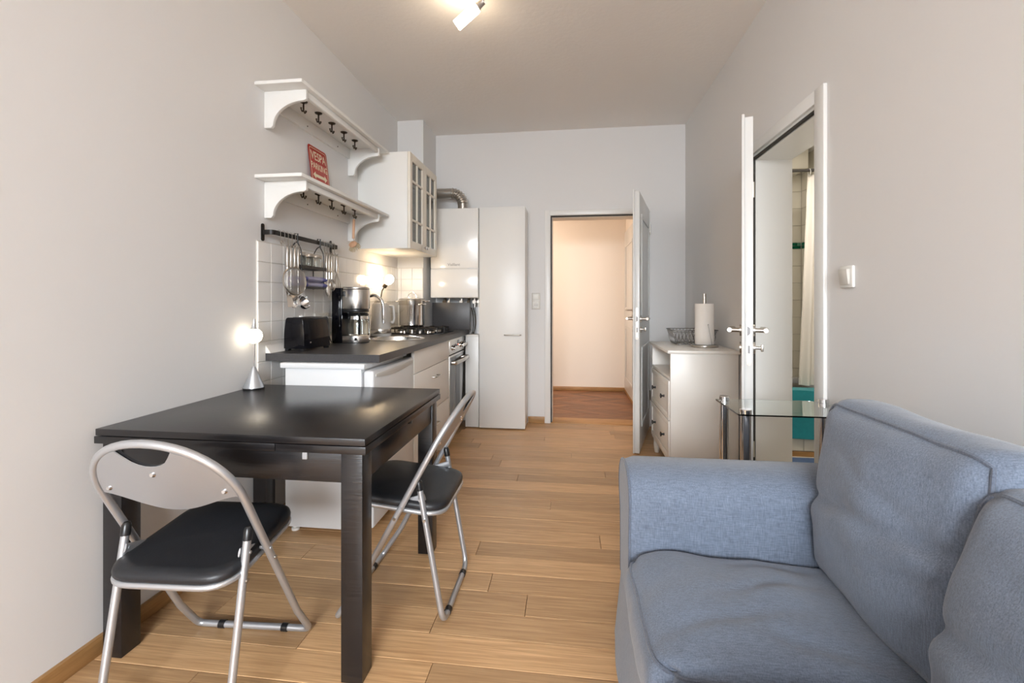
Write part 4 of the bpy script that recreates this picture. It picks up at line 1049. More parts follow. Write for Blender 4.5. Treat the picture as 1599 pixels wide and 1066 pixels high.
# crockery dimly seen behind the panes
for i, (x, y, z, r, h) in enumerate(((-1.25, 3.27, CZ0 + 0.0185, 0.032, 0.11), (-1.26, 3.38, CZ0 + 0.0185, 0.032, 0.11), (-1.24, 3.60, CZ0 + 0.0185, 0.034, 0.10), (-1.25, 3.72, CZ0 + 0.0185, 0.034, 0.10))):
    g_ = MB().lathe([(0, 0), (r * 0.8, 0), (r, h), (r - 0.002, h), (r * 0.78, 0.004), (0, 0.004)], 18, TR(x, y, z)).build('drinking_glass', GLASS)
    tag(g_, ['clear tumbler behind the lowest panes of the left glazed door, nearest the shelves', 'clear tumbler behind the lowest panes of the left glazed door, next to the middle stile', 'clear tumbler behind the lowest panes of the right glazed door, next to the middle stile', 'clear tumbler behind the lowest panes of the right glazed door, nearest the boiler'][i], 'glass', 'tumblers in the wall cabinet')

# ------------------------------------------------------------------ wall shelves with hooks
def shelf(z, label):
    s = thing('wall_shelf', (-1.41, 2.6, z), label, 'shelf', group='white bracket shelves on the left wall')
    y0, y1 = 2.058, 3.128
    MB().box(XL, -1.281, y0, y1, z, z + 0.018).build('board', SHELFW, s, bevel=0.003)
    hook = None
    for yb in (2.132, 3.012):
        pr = [(XL, z - 0.0005), (-1.304, z - 0.0005), (-1.304, z - 0.048)]
        pr.append((-1.310, z - 0.052))
        for k in range(13):
            t_ = k / 12; a = math.pi / 2 * t_
            pr.append((-1.318 - 0.165 * math.sin(a) ** 1.0 * 1.0, z - 0.055 - 0.118 * (1 - math.cos(a))))
        pr += [(-1.489, z - 0.178), (-1.492, z - 0.184), (XL, z - 0.184)]
        MB().prism(pr, 'y', yb, yb + 0.02).build('bracket', SHELFW, s, bevel=0.0015)
    MB().box(XL, XL + 0.016, 2.153, 3.011, z - 0.066, z - 0.001).build('back_board', SHELFW, s, bevel=0.001)
    MB().box(-1.330, -1.308, 2.153, 3.011, z - 0.034, z - 0.001).build('front_rail', SHELFW, s, bevel=0.004)
    for y in (2.49, 2.84): MB().cyl((XL + 0.016, y, z - 0.04), (XL + 0.018, y, z - 0.04), 0.004, 10).build('screw', BRONZE, s)
    for k in range(5):
        y = 2.266 + 0.1463 * k; x = -1.40
        m = MB().lathe([(0, 0), (0.021, 0), (0.018, -0.005), (0.008, -0.008), (0.005, -0.012), (0, -0.012)], 16, TR(x, y, z - 0.0005))
        m.cyl((x, y, z - 0.010), (x, y, z - 0.044), 0.0042, 8)
        m.tube([(x, y - 0.022, z - 0.040), (x, y - 0.021, z - 0.049), (x, y - 0.012, z - 0.057), (x, y, z - 0.046), (x, y + 0.012, z - 0.057), (x, y + 0.021, z - 0.049), (x, y + 0.022, z - 0.040)], [0.0055, 0.0035, 0.0035, 0.0042, 0.0035, 0.0035, 0.0055], 8)
        m.build('hook', BRONZE, s)
    return s
shelf(2.214, 'upper white wall shelf with curved brackets and five dark hooks')
shelf(1.758, 'lower white wall shelf with the red sign on it')

# red sign leaning on the lower shelf
SG = thing('parking_sign', (-1.489, 2.615, 1.7765), 'red metal parking sign leaning on the lower wall shelf', 'sign', rz=0)
lean = math.degrees(math.atan2(0.038, 0.31))
Ms = RY(-lean) @ RZ(90) @ RX(90)        # local x along +y of the room, local y up, z out of wall
W_, H_ = 0.205, 0.312
def rrect(w, h, r, n=6, cx=0, cy=0):
    p = []
    for (sx, sy, a0) in ((1, 1, 0), (-1, 1, 90), (-1, -1, 180), (1, -1, 270)):
        for k in range(n + 1):
            a = math.radians(a0 + 90 * k / n); p.append((cx + sx * (w / 2 - r) + r * math.cos(a), cy + sy * (h / 2 - r) + r * math.sin(a)))
    return p
m = MB().prism(rrect(W_, H_, 0.018, cy=H_ / 2), 'z', -0.0015, 0.0); m.xf(Ms); m.build('plate', RED, SG, world=False)
bm = bmesh.new()
oa = rrect(W_ - 0.022, H_ - 0.022, 0.014, cy=H_ / 2); ob = rrect(W_ - 0.030, H_ - 0.030, 0.011, cy=H_ / 2)
va = [bm.verts.new((p[0], p[1], 0.0004)) for p in oa]; vb = [bm.verts.new((p[0], p[1], 0.0004)) for p in ob]
for i in range(len(va)): bm.faces.new((va[i], va[(i + 1) % len(va)], vb[(i + 1) % len(va)], vb[i]))
m = MB(); m.bm.free(); m.bm = bm; m.xf(Ms); m.build('border', CREAML, SG, world=False)
text('lettering', 'VESPA', 0.075, CREAML, SG, Ms @ TR(0, 0.252, 0.0006), sx=0.80)
text('lettering', 'PARKING', 0.056, CREAML, SG, Ms @ TR(0, 0.190, 0.0006), sx=0.78)
ar = [(x, y + 0.034) for x, y in [(-0.078, 0.100), (-0.050, 0.122), (-0.050, 0.109), (0.050, 0.109), (0.050, 0.122), (0.078, 0.100), (0.050, 0.078), (0.050, 0.091), (-0.050, 0.091), (-0.050, 0.078)]]
m = MB().prism(ar, 'z', 0.0, 0.0006); m.xf(Ms); m.build('arrow', CREAML, SG, world=False)

# dish brush on the last hook of the lower shelf
br = thing('dish_brush', (-1.40, 2.838, 1.49), 'wooden dish brush hanging from the last hook of the lower shelf', 'brush')
MB().tube([(-1.40, 2.838, 1.692), (-1.40, 2.838, 1.685), (-1.402, 2.838, 1.62), (-1.404, 2.838, 1.565)], [0.006, 0.0085, 0.009, 0.008], 10).build('handle', WOODB, br)
MB().tube([(-1.400, 2.838 + 0.008 * math.cos(t * math.pi / 5), 1.704 + 0.012 * math.sin(t * math.pi / 5)) for t in range(10)], 0.0012, 6, closed=True).build('hanging_loop', NICKEL, br)
MB().tube([(-1.404, 2.838, 1.565), (-1.398, 2.838, 1.552), (-1.404, 2.838, 1.54)], 0.0028, 6).build('wire_neck', NICKEL, br)
hd = MB().lathe([(0, 0), (0.024, 0), (0.027, 0.007), (0.016, 0.015), (0, 0.017)], 16, TR(-1.404, 2.838, 1.524) @ RX(55)).build('head', WOODB, br)
m = MB(); rb = random.Random(5)
for k in range(120):
    a = rb.uniform(0, 6.283); q = rb.uniform(0, 1) ** 0.5
    d = Vector((math.cos(a) * q * 0.7, math.sin(a) * q * 0.7, -1)).normalized(); d = (RX(55) @ d.to_4d()).to_3d() if False else (RX(55).to_3x3() @ d)
    s = Vector((-1.404, 2.838, 1.524)) + RX(55).to_3x3() @ Vector((math.cos(a) * q * 0.022, math.sin(a) * q * 0.022, 0))
    m.cyl(s, s + d * 0.034, 0.0016, 4)
o = m.build('bristles', BRIST, br); o['kind'] = 'stuff'

# ------------------------------------------------------------------ utensil rail
RXP = -1.474     # rail plane
rl = thing('utensil_rail', (-1.50, 2.42, 1.50), 'black flat iron utensil rail on the left wall', 'rail')
m = MB().box(RXP - 0.003, RXP + 0.002, 2.16, 2.735, 1.488, 1.512)
pp = [(XL + 0.004, 2.118), (RXP - 0.02, 2.125), (RXP - 0.003, 2.16)]
m.build('bar', IRON, rl, bevel=0.001)
for s, ya, yb in ((0, 2.118, 2.162), (1, 2.777, 2.733)):
    bm = bmesh.new(); pth = fillet([(XL + 0.002, ya, 0), (RXP, ya, 0), (RXP, yb, 0)], 0.022, 6)
    rows = [[bm.verts.new((p.x, p.y, 1.488)), bm.verts.new((p.x, p.y, 1.512))] for p in pth]
    for i in range(len(rows) - 1): bm.faces.new((rows[i][0], rows[i + 1][0], rows[i + 1][1], rows[i][1]))
    bmesh.ops.recalc_face_normals(bm, faces=bm.faces); bmesh.ops.solidify(bm, geom=list(bm.faces), thickness=0.004)
    m = MB(); m.bm.free(); m.bm = bm
    m.build('end_bend', IRON, rl)
    pl = MB().prism(rrect(0.022, 0.088, 0.010, cx=ya, cy=1.50), 'x', XL + 0.0, XL + 0.004).build('mounting_plate', IRON, rl)
    for z in (1.468, 1.532): MB().cyl((XL + 0.004, ya, z), (XL + 0.006, ya, z), 0.005, 10).build('screw', BRONZE, pl)
HOOKY = [2.170, 2.205, 2.235, 2.268, 2.300, 2.592, 2.622, 2.652, 2.682, 2.714]
hook_labels = ['wire hook with spiral end, first on the rail by its left mount', 'wire hook holding the turner, second on the rail from its left end', 'wire hook holding the skimmer, third on the rail from its left end', 'wire hook holding the sieve, fourth on the rail from its left end', 'wire hook holding the ladle, fifth on the rail from its left end',
               'wire hook holding the spoon just right of the hanging rack', 'wire hook holding the fork, second to the right of the hanging rack', 'wire hook holding the strainer, third to the right of the rack', 'empty wire hook between the strainer and the whisk', 'wire hook holding the whisk, last on the rail at the right']
for y, lb in zip(HOOKY, hook_labels):
    pts = [(RXP - 0.010, y, 1.500), (RXP - 0.010, y, 1.512), (RXP - 0.004, y, 1.519), (RXP + 0.006, y, 1.516), (RXP + 0.008, y, 1.50), (RXP + 0.004, y + 0.004, 1.468), (RXP + 0.006, y + 0.006, 1.452)]
    for k in range(1, 9):
        a = math.pi + math.pi * k / 8
        pts.append((RXP + 0.016 + 0.010 * math.cos(a), y + 0.006, 1.452 + 0.010 * math.sin(a)))
    m = MB().tube(fillet(pts, 0.004, 2), 0.0017, 6)
    if 'spiral' in lb:
        sp = [(RXP + 0.012, y + (0.014 - 0.0011 * k) * math.cos(k * 0.62), 1.452 + (0.014 - 0.0011 * k) * math.sin(k * 0.62)) for k in range(12)]
        m.tube(sp, 0.0016, 6)
    tag(m.build('rail_hook', NICKEL), lb, 'hook', 'hooks on the utensil rail')
def handle(m, x, y, ztop, zbot, w=0.0095):
    m.tube([(x, y, ztop), (x, y, ztop - 0.008), (x, y, zbot + 0.01), (x, y, zbot)], [w * 0.5, w * 0.8, w, w * 0.7], 10)
    m.tube([(x, y + 0.006 * math.cos(t * math.pi / 4), ztop + 0.006 + 0.008 * math.sin(t * math.pi / 4)) for t in range(8)], 0.0013, 5, closed=True)
UX = RXP + 0.018
def utensil(name, label, cat, y, zl, head, mat=NICKEL, zt=1.436, UX=UX):
    t = thing(name, (UX, y + 0.006, zl), label, cat, group='kitchen tools on the rail')
    m = MB(); handle(m, UX, y + 0.006, zt, zt - 0.105); m.build('handle', mat, t)
    MB().tube([(UX, y + 0.006, zt - 0.103), (UX, y + 0.006, zl + 0.0)], 0.0032, 8).build('shaft', mat, t)
    head(t, UX, y + 0.006, zl)
    return t
def h_turner(t, x, y, z):
    MB().prism([(y - 0.014, z), (y + 0.014, z), (y + 0.030, z - 0.095), (y - 0.030, z - 0.095)], 'x', x - 0.001, x + 0.001).xf(TR(x, 0, z) @ RY(-14) @ TR(-x, 0, -z)).build('blade', STEEL, t)
utensil('turner', 'steel turner hanging nearest the left end of the rail', 'turner', HOOKY[1], 1.215, h_turner)
def h_skim(t, x, y, z):
    MB().lathe([(0, -0.008), (0.045, 0.004), (0.046, 0.006), (0, -0.006)], 24, TR(x + 0.008, y, z - 0.04) @ RY(80)).build('disc', STEEL, t)
utensil('skimmer', 'steel skimmer hanging behind the round sieve', 'skimmer', HOOKY[2], 1.20, h_skim)
def h_sieve(t, x, y, z):
    M_ = TR(x + 0.016, y - 0.026, z - 0.066) @ RZ(-14) @ RY(84)
    MB().tube([M_ @ Vector((0.073 * math.cos(a * math.pi / 18), 0.073 * math.sin(a * math.pi / 18), 0)) for a in range(36)], 0.0042, 8, closed=True).build('rim', NICKEL, t)
    MB().lathe([(0.071, 0), (0.064, 0.018), (0.040, 0.030), (0, 0.035)], 28, M_).build('mesh_bowl', SIEVE, t)
SIEVE = pbr('sieve_mesh', (0.45, 0.43, 0.40), 0.45, 0.8, bump=(900, 0.6, 0.001), var=(700, 0.3))
SIEVE.node_tree.nodes['Principled BSDF'].inputs['Alpha'].default_value = 0.62
utensil('sieve', 'round wire mesh sieve hanging in front of the other tools', 'sieve', HOOKY[3], 1.325, h_sieve)
def h_ladle(t, x, y, z):
    MB().lathe([(0.0, -0.030), (0.024, -0.026), (0.040, -0.008), (0.043, 0.006), (0.0415, 0.006), (0.037, -0.008), (0.022, -0.0245), (0, -0.028)], 28, TR(x + 0.030, y, z - 0.028) @ RY(58)).build('bowl', CHROME, t)
utensil('ladle', 'steel soup ladle hanging left of the towels', 'ladle', HOOKY[4], 1.175, h_ladle)
def h_spoon(t, x, y, z):
    MB().lathe([(0, -0.006), (0.020, -0.002), (0.026, 0.004), (0, -0.003)], 20, TR(x + 0.004, y, z - 0.040) @ RY(85) @ Matrix.Diagonal((1.6, 1, 1, 1))).build('bowl', STEEL, t)
utensil('serving_spoon', 'steel serving spoon hanging just right of the towels', 'spoon', HOOKY[5], 1.26, h_spoon)
def h_fork(t, x, y, z):
    m = MB()
    for k in (-1, 0, 1): m.tube([(x, y, z), (x, y + 0.009 * k, z - 0.014), (x, y + 0.009 * k, z - 0.085)], 0.002, 6)
    m.build('prongs', STEEL, t)
utensil('serving_fork', 'steel fork hanging between spoon and strainer', 'fork', HOOKY[6], 1.29, h_fork)
def h_str(t, x, y, z):
    M_ = TR(x + 0.006, y, z - 0.036) @ RY(88)
    MB().tube([M_ @ Vector((0.036 * math.cos(a * math.pi / 12), 0.030 * math.sin(a * math.pi / 12), 0)) for a in range(24)], 0.0025, 6, closed=True).build('rim', NICKEL, t)
    MB().lathe([(0.030, 0), (0.026, -0.012), (0, -0.018)], 20, M_).build('mesh_bowl', SIEVE, t)
utensil('strainer', 'small mesh strainer hanging left of the whisk', 'strainer', HOOKY[7], 1.29, h_str)
def h_whisk(t, x, y, z):
    for k in range(4):
        a = math.pi * k / 4; pts = []
        for q in range(17):
            b_ = math.pi * q / 16; r = 0.026 * math.sin(b_) ** 0.8 * (1 if q else 1)
            s = q / 16
            zz = z - 0.115 * math.sin(math.pi * s) ** 0.8
            off = 0.028 * math.sin(2 * math.pi * s) * (0.9)
            pts.append((x + off * math.cos(a), y + off * math.sin(a), zz))
        MB().tube(pts, 0.0011, 5).build('wire', NICKEL, t)
utensil('whisk', 'steel wire whisk hanging at the right end of the rail', 'whisk', HOOKY[9], 1.335, h_whisk)

# two tier hanging rack with jars and towels
rk = thing('hanging_rack', (-1.46, 2.445, 1.22), 'black two tier wire rack hanging from the utensil rail', 'rack')
for y in (2.318, 2.545):
    pts = [(RXP - 0.009, y, 1.495), (RXP - 0.009, y, 1.522), (RXP + 0.008, y, 1.522), (RXP + 0.008, y, 1.478)]
    m = MB().tube(pts, 0.004, 8)
    for dx in (-0.036, 0.030): m.tube(fillet([(RXP + 0.008, y, 1.478), (RXP + dx * 0.3, y, 1.470), (RXP + dx, y, 1.43), (RXP + dx, y, 1.222)], 0.02, 4), 0.003, 8)
    m.build('hanger', IRON, rk)
for z in (1.333, 1.225):
    m = MB().box(RXP - 0.040, RXP + 0.036, 2.305, 2.56, z, z + 0.003)
    for a in ((RXP - 0.042, RXP - 0.040, 2.305, 2.56), (RXP + 0.036, RXP + 0.038, 2.305, 2.56), (RXP - 0.042, RXP + 0.038, 2.303, 2.305), (RXP - 0.042, RXP + 0.038, 2.56, 2.562)): m.box(a[0], a[1], a[2], a[3], z, z + 0.018)
    m.build('tier', IRON, rk)
for i, y in enumerate((2.362, 2.440, 2.514)):
    j = thing('spice_jar', (RXP - 0.003, y, 1.3365), ['glass jar with steel lid, leftmost on the black rack', 'glass jar with steel lid, middle one on the black rack', 'glass jar with steel lid, rightmost on the black rack'][i], 'jar', group='jars on the rack')
    M_ = TR(RXP - 0.003, y, 0)
    MB().lathe([(0, 1.3365), (0.031, 1.3365), (0.033, 1.340), (0.033, 1.395), (0.029, 1.404), (0.027, 1.404), (0.031, 1.393), (0.031, 1.341), (0, 1.340)], 22, M_).build('jar_glass', GLASS, j)
    MB().lathe([(0, 1.4045), (0.033, 1.4045), (0.034, 1.407), (0.034, 1.420), (0.032, 1.423), (0, 1.423)], 22, M_).build('lid', NICKEL, j)
for i, z in enumerate((1.2285, 1.261)):
    f, m = cushion(0, 0.037, 0.122, 0.0155, 0.013, 0.002, 20 + 5 * i, 0.0018, n=(10, 26, 6), M=TR(RXP - 0.001, 2.433, z + 0.016))
    o = m.build('folded_towel', TOWELB, angle=70)
    tag(o, ['blue and white folded kitchen towel, lower of the two', 'blue and white folded kitchen towel, upper of the two'][i], 'towel', 'towels on the rack')

# ------------------------------------------------------------------ boiler, flue, tall cabinet
bo = thing('gas_boiler', (-1.03, 4.17, 1.18), 'white wall hung gas boiler with flue pipe beside the tall cabinet', 'boiler')
BXA, BXB, BY = -1.252, -0.810, 4.035
MB().box(BXA, BXB, BY + 0.012, YB - 0.003, 1.185, 2.0).build('case', BOIL, bo, bevel=0.004)
MB().rbox(BXA, BXB, BY, BY + 0.011, 1.455, 1.998, 0.005, 3).build('upper_panel', BOIL, bo)
MB().rbox(BXA, BXB, BY - 0.004, BY + 0.011, 1.187, 1.449, 0.008, 3).build('lower_panel', BOIL, bo)
text('logo', 'Vaillant', 0.036, LOGO, bo, TR(-1.035 + 1.03, BY - 4.17 - 0.0005, 1.487 - 1.18) @ RX(90), sx=1.1)
fl_pts = [(-0.985, 4.18, 2.0)] + [(-0.985 - 0.11 + 0.11 * math.cos(a * math.pi / 16), 4.18, 2.06 + 0.11 * math.sin(a * math.pi / 16)) for a in range(9)] + [(-1.288, 4.18, 2.17)]
rads = [0.048]
m = MB().tube([fl_pts[0]] + fl_pts[1:], 0.047, 20); fp = m.build('flue_pipe', NICKEL, bo, angle=50)
for a in range(8):
    an = (a + 0.5) * math.pi / 16; c_ = Vector((-1.095 + 0.11 * math.cos(an), 4.18, 2.06 + 0.11 * math.sin(an)))
    tdir = Vector((-math.sin(an), 0, math.cos(an)))
    MB().tube([c_ - tdir * 0.006, c_, c_ + tdir * 0.006], [0.046, 0.0525, 0.046], 20).build('flue_ring', NICKEL, fp)
for i, (x, r) in enumerate(((-1.16, 0.014), (-1.12, 0.010), (-1.0, 0.012), (-0.93, 0.011), (-0.875, 0.014), (-0.84, 0.010))):
    m = MB().cyl((x, 4.20, 1.184), (x, 4.20, 1.10), r, 12).cyl((x, 4.185, 1.150), (x, 4.165, 1.150), r * 1.3, 10)
    m.build('connection_pipe', NICKEL if i % 3 else BRONZE, bo)
lb_ = thing('low_cabinet', (-0.87, 4.15, 0), 'narrow low white cabinet in the corner beside the oven', 'cabinet')
MB().box(-0.936, -0.812, 4.07, 4.10, 0.01, 0.835).build('front', LACQ, lb_, bevel=0.003)
MB().box(-0.936, -0.812, 4.06, 4.32, 0.8355, 0.85).build('top', LACQ, lb_, bevel=0.002)
pipe = MB().cyl((-0.842, 4.24, 0.851), (-0.842, 4.24, 1.105), 0.038, 20).build('white_pipe', FRIDGE); tag(pipe, 'white insulated pipe rising below the boiler', 'pipe')
for i, dx in enumerate((0, 0.018)):
    h_ = MB().tube(fillet([(-0.893 + dx * 0.6, 4.175, 0.851), (-0.880 + dx, 4.175, 0.93), (-0.885 + dx, 4.175, 1.03), (-0.905 + dx, 4.185, 1.095)], 0.05, 6), 0.0045, 8).build('gas_hose', BRONZE)
    tag(h_, ['thin bronze hose beside the dark splash panel, left of the pair', 'thin bronze hose beside the dark splash panel, right of the pair'][i], 'hose', 'hoses below the boiler')
tc_ = thing('tall_cabinet', (-0.595, 4.19, 0), 'tall white cabinet against the end wall beside the doorway', 'cabinet')
MB().box(-0.803, -0.387, 4.072, YB - 0.003, 0.012, 2.004).build('body', LACQ, tc_, bevel=0.002)
d = MB().box(-0.804, -0.386, 4.052, 4.071, 0.012, 2.006).build('door', LACQ, tc_, bevel=0.003)
MB().tube(fillet([(-0.572, 4.052, 0.853), (-0.572, 4.024, 0.853), (-0.425, 4.024, 0.853), (-0.425, 4.052, 0.853)], 0.014, 5), 0.0058, 10).build('handle', NICKEL, d)
MB().box(-0.795, -0.395, 4.09, YB - 0.02, 0.0, 0.012).build('plinth', IRON, tc_)

# switch plus socket on the end wall, switch on the right wall
ws = thing('switch_socket', (-0.309, YB - 0.01, 1.155), 'cream light switch and socket combination beside the far doorway', 'switch')
MB().rbox(-0.350, -0.268, YB - 0.012, YB, 1.078, 1.234, 0.004).build('frame', PLASTC, ws)
MB().rbox(-0.338, -0.280, YB - 0.019, YB - 0.012, 1.170, 1.224, 0.003).build('rocker', PLASTW, ws)
MB().rbox(-0.339, -0.279, YB - 0.016, YB - 0.012, 1.088, 1.150, 0.003).build('socket_plate', PLASTW, ws)
MB().lathe([(0.024, 0.0), (0.024, 0.003), (0.020, 0.003), (0.020, 0.0005), (0, 0.0005)], 22, TR(-0.309, YB - 0.016, 1.119) @ RX(90)).build('socket_ring', PLASTC, ws)
for dx in (-0.009, 0.009): MB().cyl((-0.309 + dx, YB - 0.0165, 1.119), (-0.309 + dx, YB - 0.0185, 1.119), 0.003, 8).build('pin_hole', DKSEAL, ws)
s2 = thing('light_switch', (XR - 0.005, 1.88, 1.245), 'white rocker light switch on the right wall above the sofa', 'switch')
MB().rbox(XR - 0.013, XR, 1.838, 1.918, 1.203, 1.287, 0.005).build('frame', PLASTW, s2)
MB().prism([(XR - 0.013, 1.216), (XR - 0.020, 1.216), (XR - 0.026, 1.274), (XR - 0.013, 1.274)], 'y', 1.850, 1.906).build('rocker', PLASTC, s2, bevel=0.002)

WIREG = pbr('wire_grey', (0.20, 0.19, 0.18), 0.35, 0.9, var=(20, 0.1))
# ------------------------------------------------------------------ sideboard, basket, paper roll
sb = thing('sideboard', (0.85, 3.30, 0), 'white sideboard with open niche and two drawers behind the open door', 'sideboard')
SBX, SBY0, SBY1, SBZ = 0.640, 2.985, 3.63, 0.843
MB().box(SBX - 0.02, 1.056, SBY0 - 0.016, SBY1 + 0.016, SBZ - 0.020, SBZ).build('top', SIDEB, sb, bevel=0.003)
m = MB().box(SBX, 1.05, SBY0, SBY0 + 0.02, 0.115, SBZ - 0.0205).box(SBX, 1.05, SBY1 - 0.02, SBY1, 0.115, SBZ - 0.0205)
m.box(1.04, 1.05, SBY0 + 0.02, SBY1 - 0.02, 0.115, SBZ - 0.0205).box(SBX, 1.04, SBY0 + 0.02, SBY1 - 0.02, 0.650, 0.668).box(SBX, 1.04, SBY0 + 0.02, SBY1 - 0.02, 0.115, 0.133)
m.build('carcass', SIDEB, sb, bevel=0.001)
for z0, z1 in ((0.395, 0.645), (0.138, 0.388)):
    d = MB().box(SBX - 0.004, SBX + 0.016, SBY0 + 0.022, SBY1 - 0.022, z0, z1).build('drawer', SIDEB, sb, bevel=0.002)
    m = MB(); ya, yb = SBY0 + 0.055, SBY1 - 0.055
    m.box(SBX - 0.009, SBX - 0.004, SBY0 + 0.022, ya, z0, z1).box(SBX - 0.009, SBX - 0.004, yb, SBY1 - 0.022, z0, z1).box(SBX - 0.009, SBX - 0.004, ya, yb, z0, z0 + 0.035).box(SBX - 0.009, SBX - 0.004, ya, yb, z1 - 0.035, z1)
    m.build('frame', SIDEB, d, bevel=0.002)
    for y in (SBY0 + 0.17, SBY1 - 0.17):
        MB().lathe([(0, 0), (0.009, 0), (0.006, 0.010), (0.007, 0.016), (0.016, 0.021), (0.016, 0.026), (0, 0.030)], 16, TR(SBX - 0.004, y, (z0 + z1) / 2) @ RY(-90)).build('knob', BLACKP, d)
for x in (SBX + 0.03, 1.02):
    for y in (SBY0 + 0.035, SBY1 - 0.035):
        MB().lathe([(0, 0), (0.015, 0), (0.018, 0.010), (0.024, 0.06), (0.024, 0.1145), (0, 0.1145)], 16, TR(x, y, 0)).build('leg', SIDEB, sb)
bk = thing('wire_basket', (0.90, 3.48, SBZ), 'grey wire basket on the sideboard behind the paper roll', 'basket')
bx0, bx1, by0, by1 = 0.765, 1.015, 3.37, 3.565
zt, zb2 = SBZ + 0.105, SBZ + 0.005
def rect(ex, z): return fillet([(bx0 - ex, by0 - ex, z), (bx1 + ex, by0 - ex, z), (bx1 + ex, by1 + ex, z), (bx0 - ex, by1 + ex, z)], 0.03, 4, closed=True)
MB().tube(rect(0.030, zt), 0.003, 6, closed=True).build('top_rim', WIREG, bk)
MB().tube(rect(0.024, zt - 0.014), 0.002, 6, closed=True).build('side_ring', WIREG, bk)
MB().tube(rect(0.0, zb2), 0.003, 6, closed=True).build('bottom_rim', WIREG, bk)
m = MB(); ra = rect(0.0, zb2); 
def seg(nx, ny):
    out = []
    for k in range(nx + 1): out.append((bx0 + (bx1 - bx0) * k / nx, by0, 0, -1)); out.append((bx0 + (bx1 - bx0) * k / nx, by1, 0, 1))
    for k in range(1, ny): out.append((bx0, by0 + (by1 - by0) * k / ny, -1, 0)); out.append((bx1, by0 + (by1 - by0) * k / ny, 1, 0))
    return out
for (x, y, nx_, ny_) in seg(10, 9):
    for s in (-1, 1):
        m.tube([(x, y, zb2), (x + nx_ * 0.014 + s * 0.012 * abs(ny_), y + ny_ * 0.014 + s * 0.012 * abs(nx_), (zt + zb2) / 2), (x + nx_ * 0.030, y + ny_ * 0.030, zt)], 0.0018, 5)
m.build('wire_sides', WIREG, bk)
m = MB()
for k in range(1, 10): m.cyl((bx0 + (bx1 - bx0) * k / 10, by0, zb2), (bx0 + (bx1 - bx0) * k / 10, by1, zb2), 0.0018, 5)
m.build('wire_floor', WIREG, bk)
ph = thing('paper_roll_holder', (0.918, 3.24, SBZ), 'steel paper roll stand at the front of the sideboard', 'holder')
PX, PY = 0.918, 3.24
M_ = TR(PX, PY, SBZ)
MB().lathe([(0, 0.0005), (0.086, 0.0005), (0.088, 0.004), (0.087, 0.013), (0.083, 0.016), (0, 0.016)], 36, M_).build('base', NICKEL, ph)
MB().cyl((PX, PY, SBZ + 0.016), (PX, PY, SBZ + 0.362), 0.0115, 16).build('rod', NICKEL, ph)
MB().tube([(PX + 0.030, PY - 0.070, SBZ + 0.016), (PX + 0.005, PY - 0.067, SBZ + 0.150), (PX + 0.005, PY - 0.0665, SBZ + 0.155)], 0.0016, 6).build('tension_wire', NICKEL, ph)
MB().lathe([(0, -0.004), (0.004, 0), (0, 0.004)], 10, TR(PX + 0.005, PY - 0.068, SBZ + 0.155)).build('tension_knob', NICKEL, ph)
pr_ = MB().lathe([(0.020, 0.018), (0.060, 0.018), (0.062, 0.021), (0.062, 0.291), (0.060, 0.294), (0.020, 0.294), (0.020, 0.018)], 36, M_).build('paper_roll', PAPER)
tag(pr_, 'white kitchen paper roll on the sideboard stand', 'paper roll')

# ------------------------------------------------------------------ glass side table
gt = thing('glass_side_table', (0.83, 1.88, 0), 'small clear glass side table with chrome legs beside the sofa arm', 'side table')
GZ = 0.742; gx0, gx1, gy0, gy1 = 0.612, 1.045, 1.738, 2.01
gp = fillet([(gx0, gy0, 0), (gx1 - 0.05, gy0, 0), (gx1, gy0 + 0.10, 0), (gx1, gy1 - 0.06, 0), (gx1 - 0.06, gy1, 0), (gx0, gy1, 0)], 0.012, 4, closed=True)
MB().prism([(p.x, p.y) for p in gp], 'z', GZ - 0.005, GZ).build('glass_top', TGLASS, gt, smooth=False)
gp = fillet([(gx0 + 0.02, gy0 + 0.02, 0), (gx1 - 0.05, gy0 + 0.02, 0), (gx1 - 0.02, gy0 + 0.10, 0), (gx1 - 0.02, gy1 - 0.06, 0), (gx1 - 0.06, gy1 - 0.02, 0), (gx0 + 0.02, gy1 - 0.02, 0)], 0.012, 4, closed=True)
MB().prism([(p.x, p.y) for p in gp], 'z', 0.245, 0.25).build('glass_shelf', TGLASS, gt, smooth=False)
for (x, y) in ((gx0 + 0.030, gy0 + 0.018), (gx0 + 0.030, gy1 - 0.022), (gx1 - 0.024, gy1 - 0.03), (gx1 - 0.07, gy0 + 0.018)):
    MB().lathe([(0, 0), (0.018, 0), (0.018, GZ - 0.0055), (0, GZ - 0.0055)], 24, TR(x, y, 0)).build('leg', CHROME, gt)
    MB().lathe([(0, GZ + 0.0005), (0.0205, GZ + 0.0005), (0.0205, GZ + 0.014), (0.018, GZ + 0.017), (0, GZ + 0.017)], 24, TR(x, y, 0)).build('leg_cap', CHROME, gt)

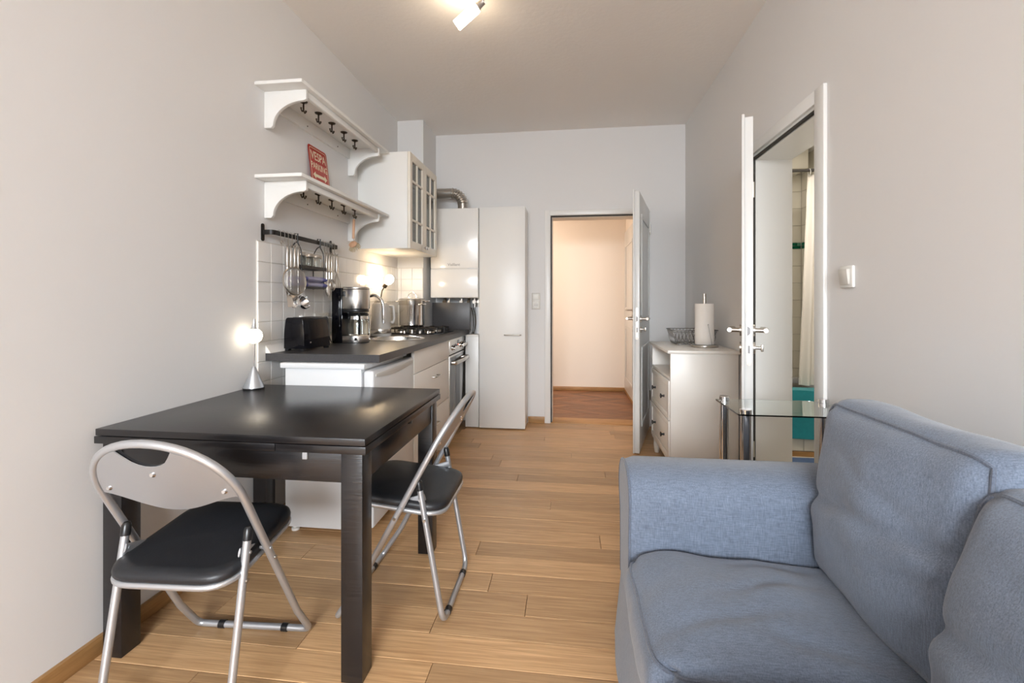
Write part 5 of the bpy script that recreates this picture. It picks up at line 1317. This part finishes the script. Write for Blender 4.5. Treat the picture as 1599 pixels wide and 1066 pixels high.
# ------------------------------------------------------------------ lamps
dl = thing('table_lamp', (-1.478, 1.99, 0.74), 'silver cone table lamp with lit glass globe on the dining table', 'lamp')
M_ = TR(-1.478, 1.985, 0.74)
MB().lathe([(0, 0.0005), (0.046, 0.0005), (0.046, 0.006), (0, 0.006)], 32, M_).build('foot', BLACKP, dl)
MB().lathe([(0.0, 0.0065), (0.045, 0.0065), (0.044, 0.012), (0.008, 0.103), (0.0, 0.104)], 32, M_).build('cone', SILVER, dl)
MB().cyl((-1.478, 1.985, 0.842), (-1.476, 1.985, 0.955), 0.0035, 10).build('stem', CHROME, dl)
MB().lathe([(0, 0.212), (0.018, 0.216), (0.032, 0.228), (0.038, 0.247), (0.034, 0.266), (0.022, 0.279), (0.0, 0.283)], 26, M_).build('globe', BULBD, dl)
MB().tube([(-1.478, 1.985, 1.019), (-1.478, 1.985, 1.030), (-1.476, 1.985, 1.05), (-1.475, 1.985, 1.069)], [0.016, 0.010, 0.007, 0.004], 12).build('cap', SILVER, dl)

cl = thing('ceiling_spotlight', (-0.46, 2.30, 2.70), 'lit cylindrical glass spotlight hanging from the ceiling', 'lamp')
A = Vector((-0.465, 2.335, 2.695)); B = Vector((-0.588, 2.350, 2.608)); dv = (B - A).normalized(); L_ = (B - A).length
rot = Vector((0, 0, 1)).rotation_difference(dv).to_matrix().to_4x4(); M_ = TR(*A) @ rot
MB().lathe([(0, 0.012), (0.026, 0.012), (0.028, 0.018), (0.028, L_), (0.0255, L_), (0.0245, L_ - 0.004), (0, L_ - 0.005)], 28, M_).build('glass_shade', BULBC, cl)
MB().lathe([(0, -0.03), (0.016, -0.03), (0.018, 0.0), (0.022, 0.006), (0.022, 0.0115), (0, 0.0115)], 20, M_).build('holder', NICKEL, cl)
for s in (-1, 1):
    c_ = M_ @ Vector((s * 0.034, 0, 0.02)); MB().lathe([(0, -0.004), (0.003, -0.003), (0.003, 0.003), (0, 0.004)], 8, TR(*c_)).build('screw', NICKEL, cl)
MB().tube([A - dv * 0.02, A + Vector((0.04, -0.02, 0.04)), (A.x + 0.05, A.y - 0.03, 2.75)], 0.007, 10).build('arm', CHROME, cl)
MB().lathe([(0, 0), (0.055, 0), (0.055, 0.024), (0, 0.0245)], 28, TR(A.x + 0.05, A.y - 0.03, 2.75)).build('ceiling_plate', CHROME, cl)
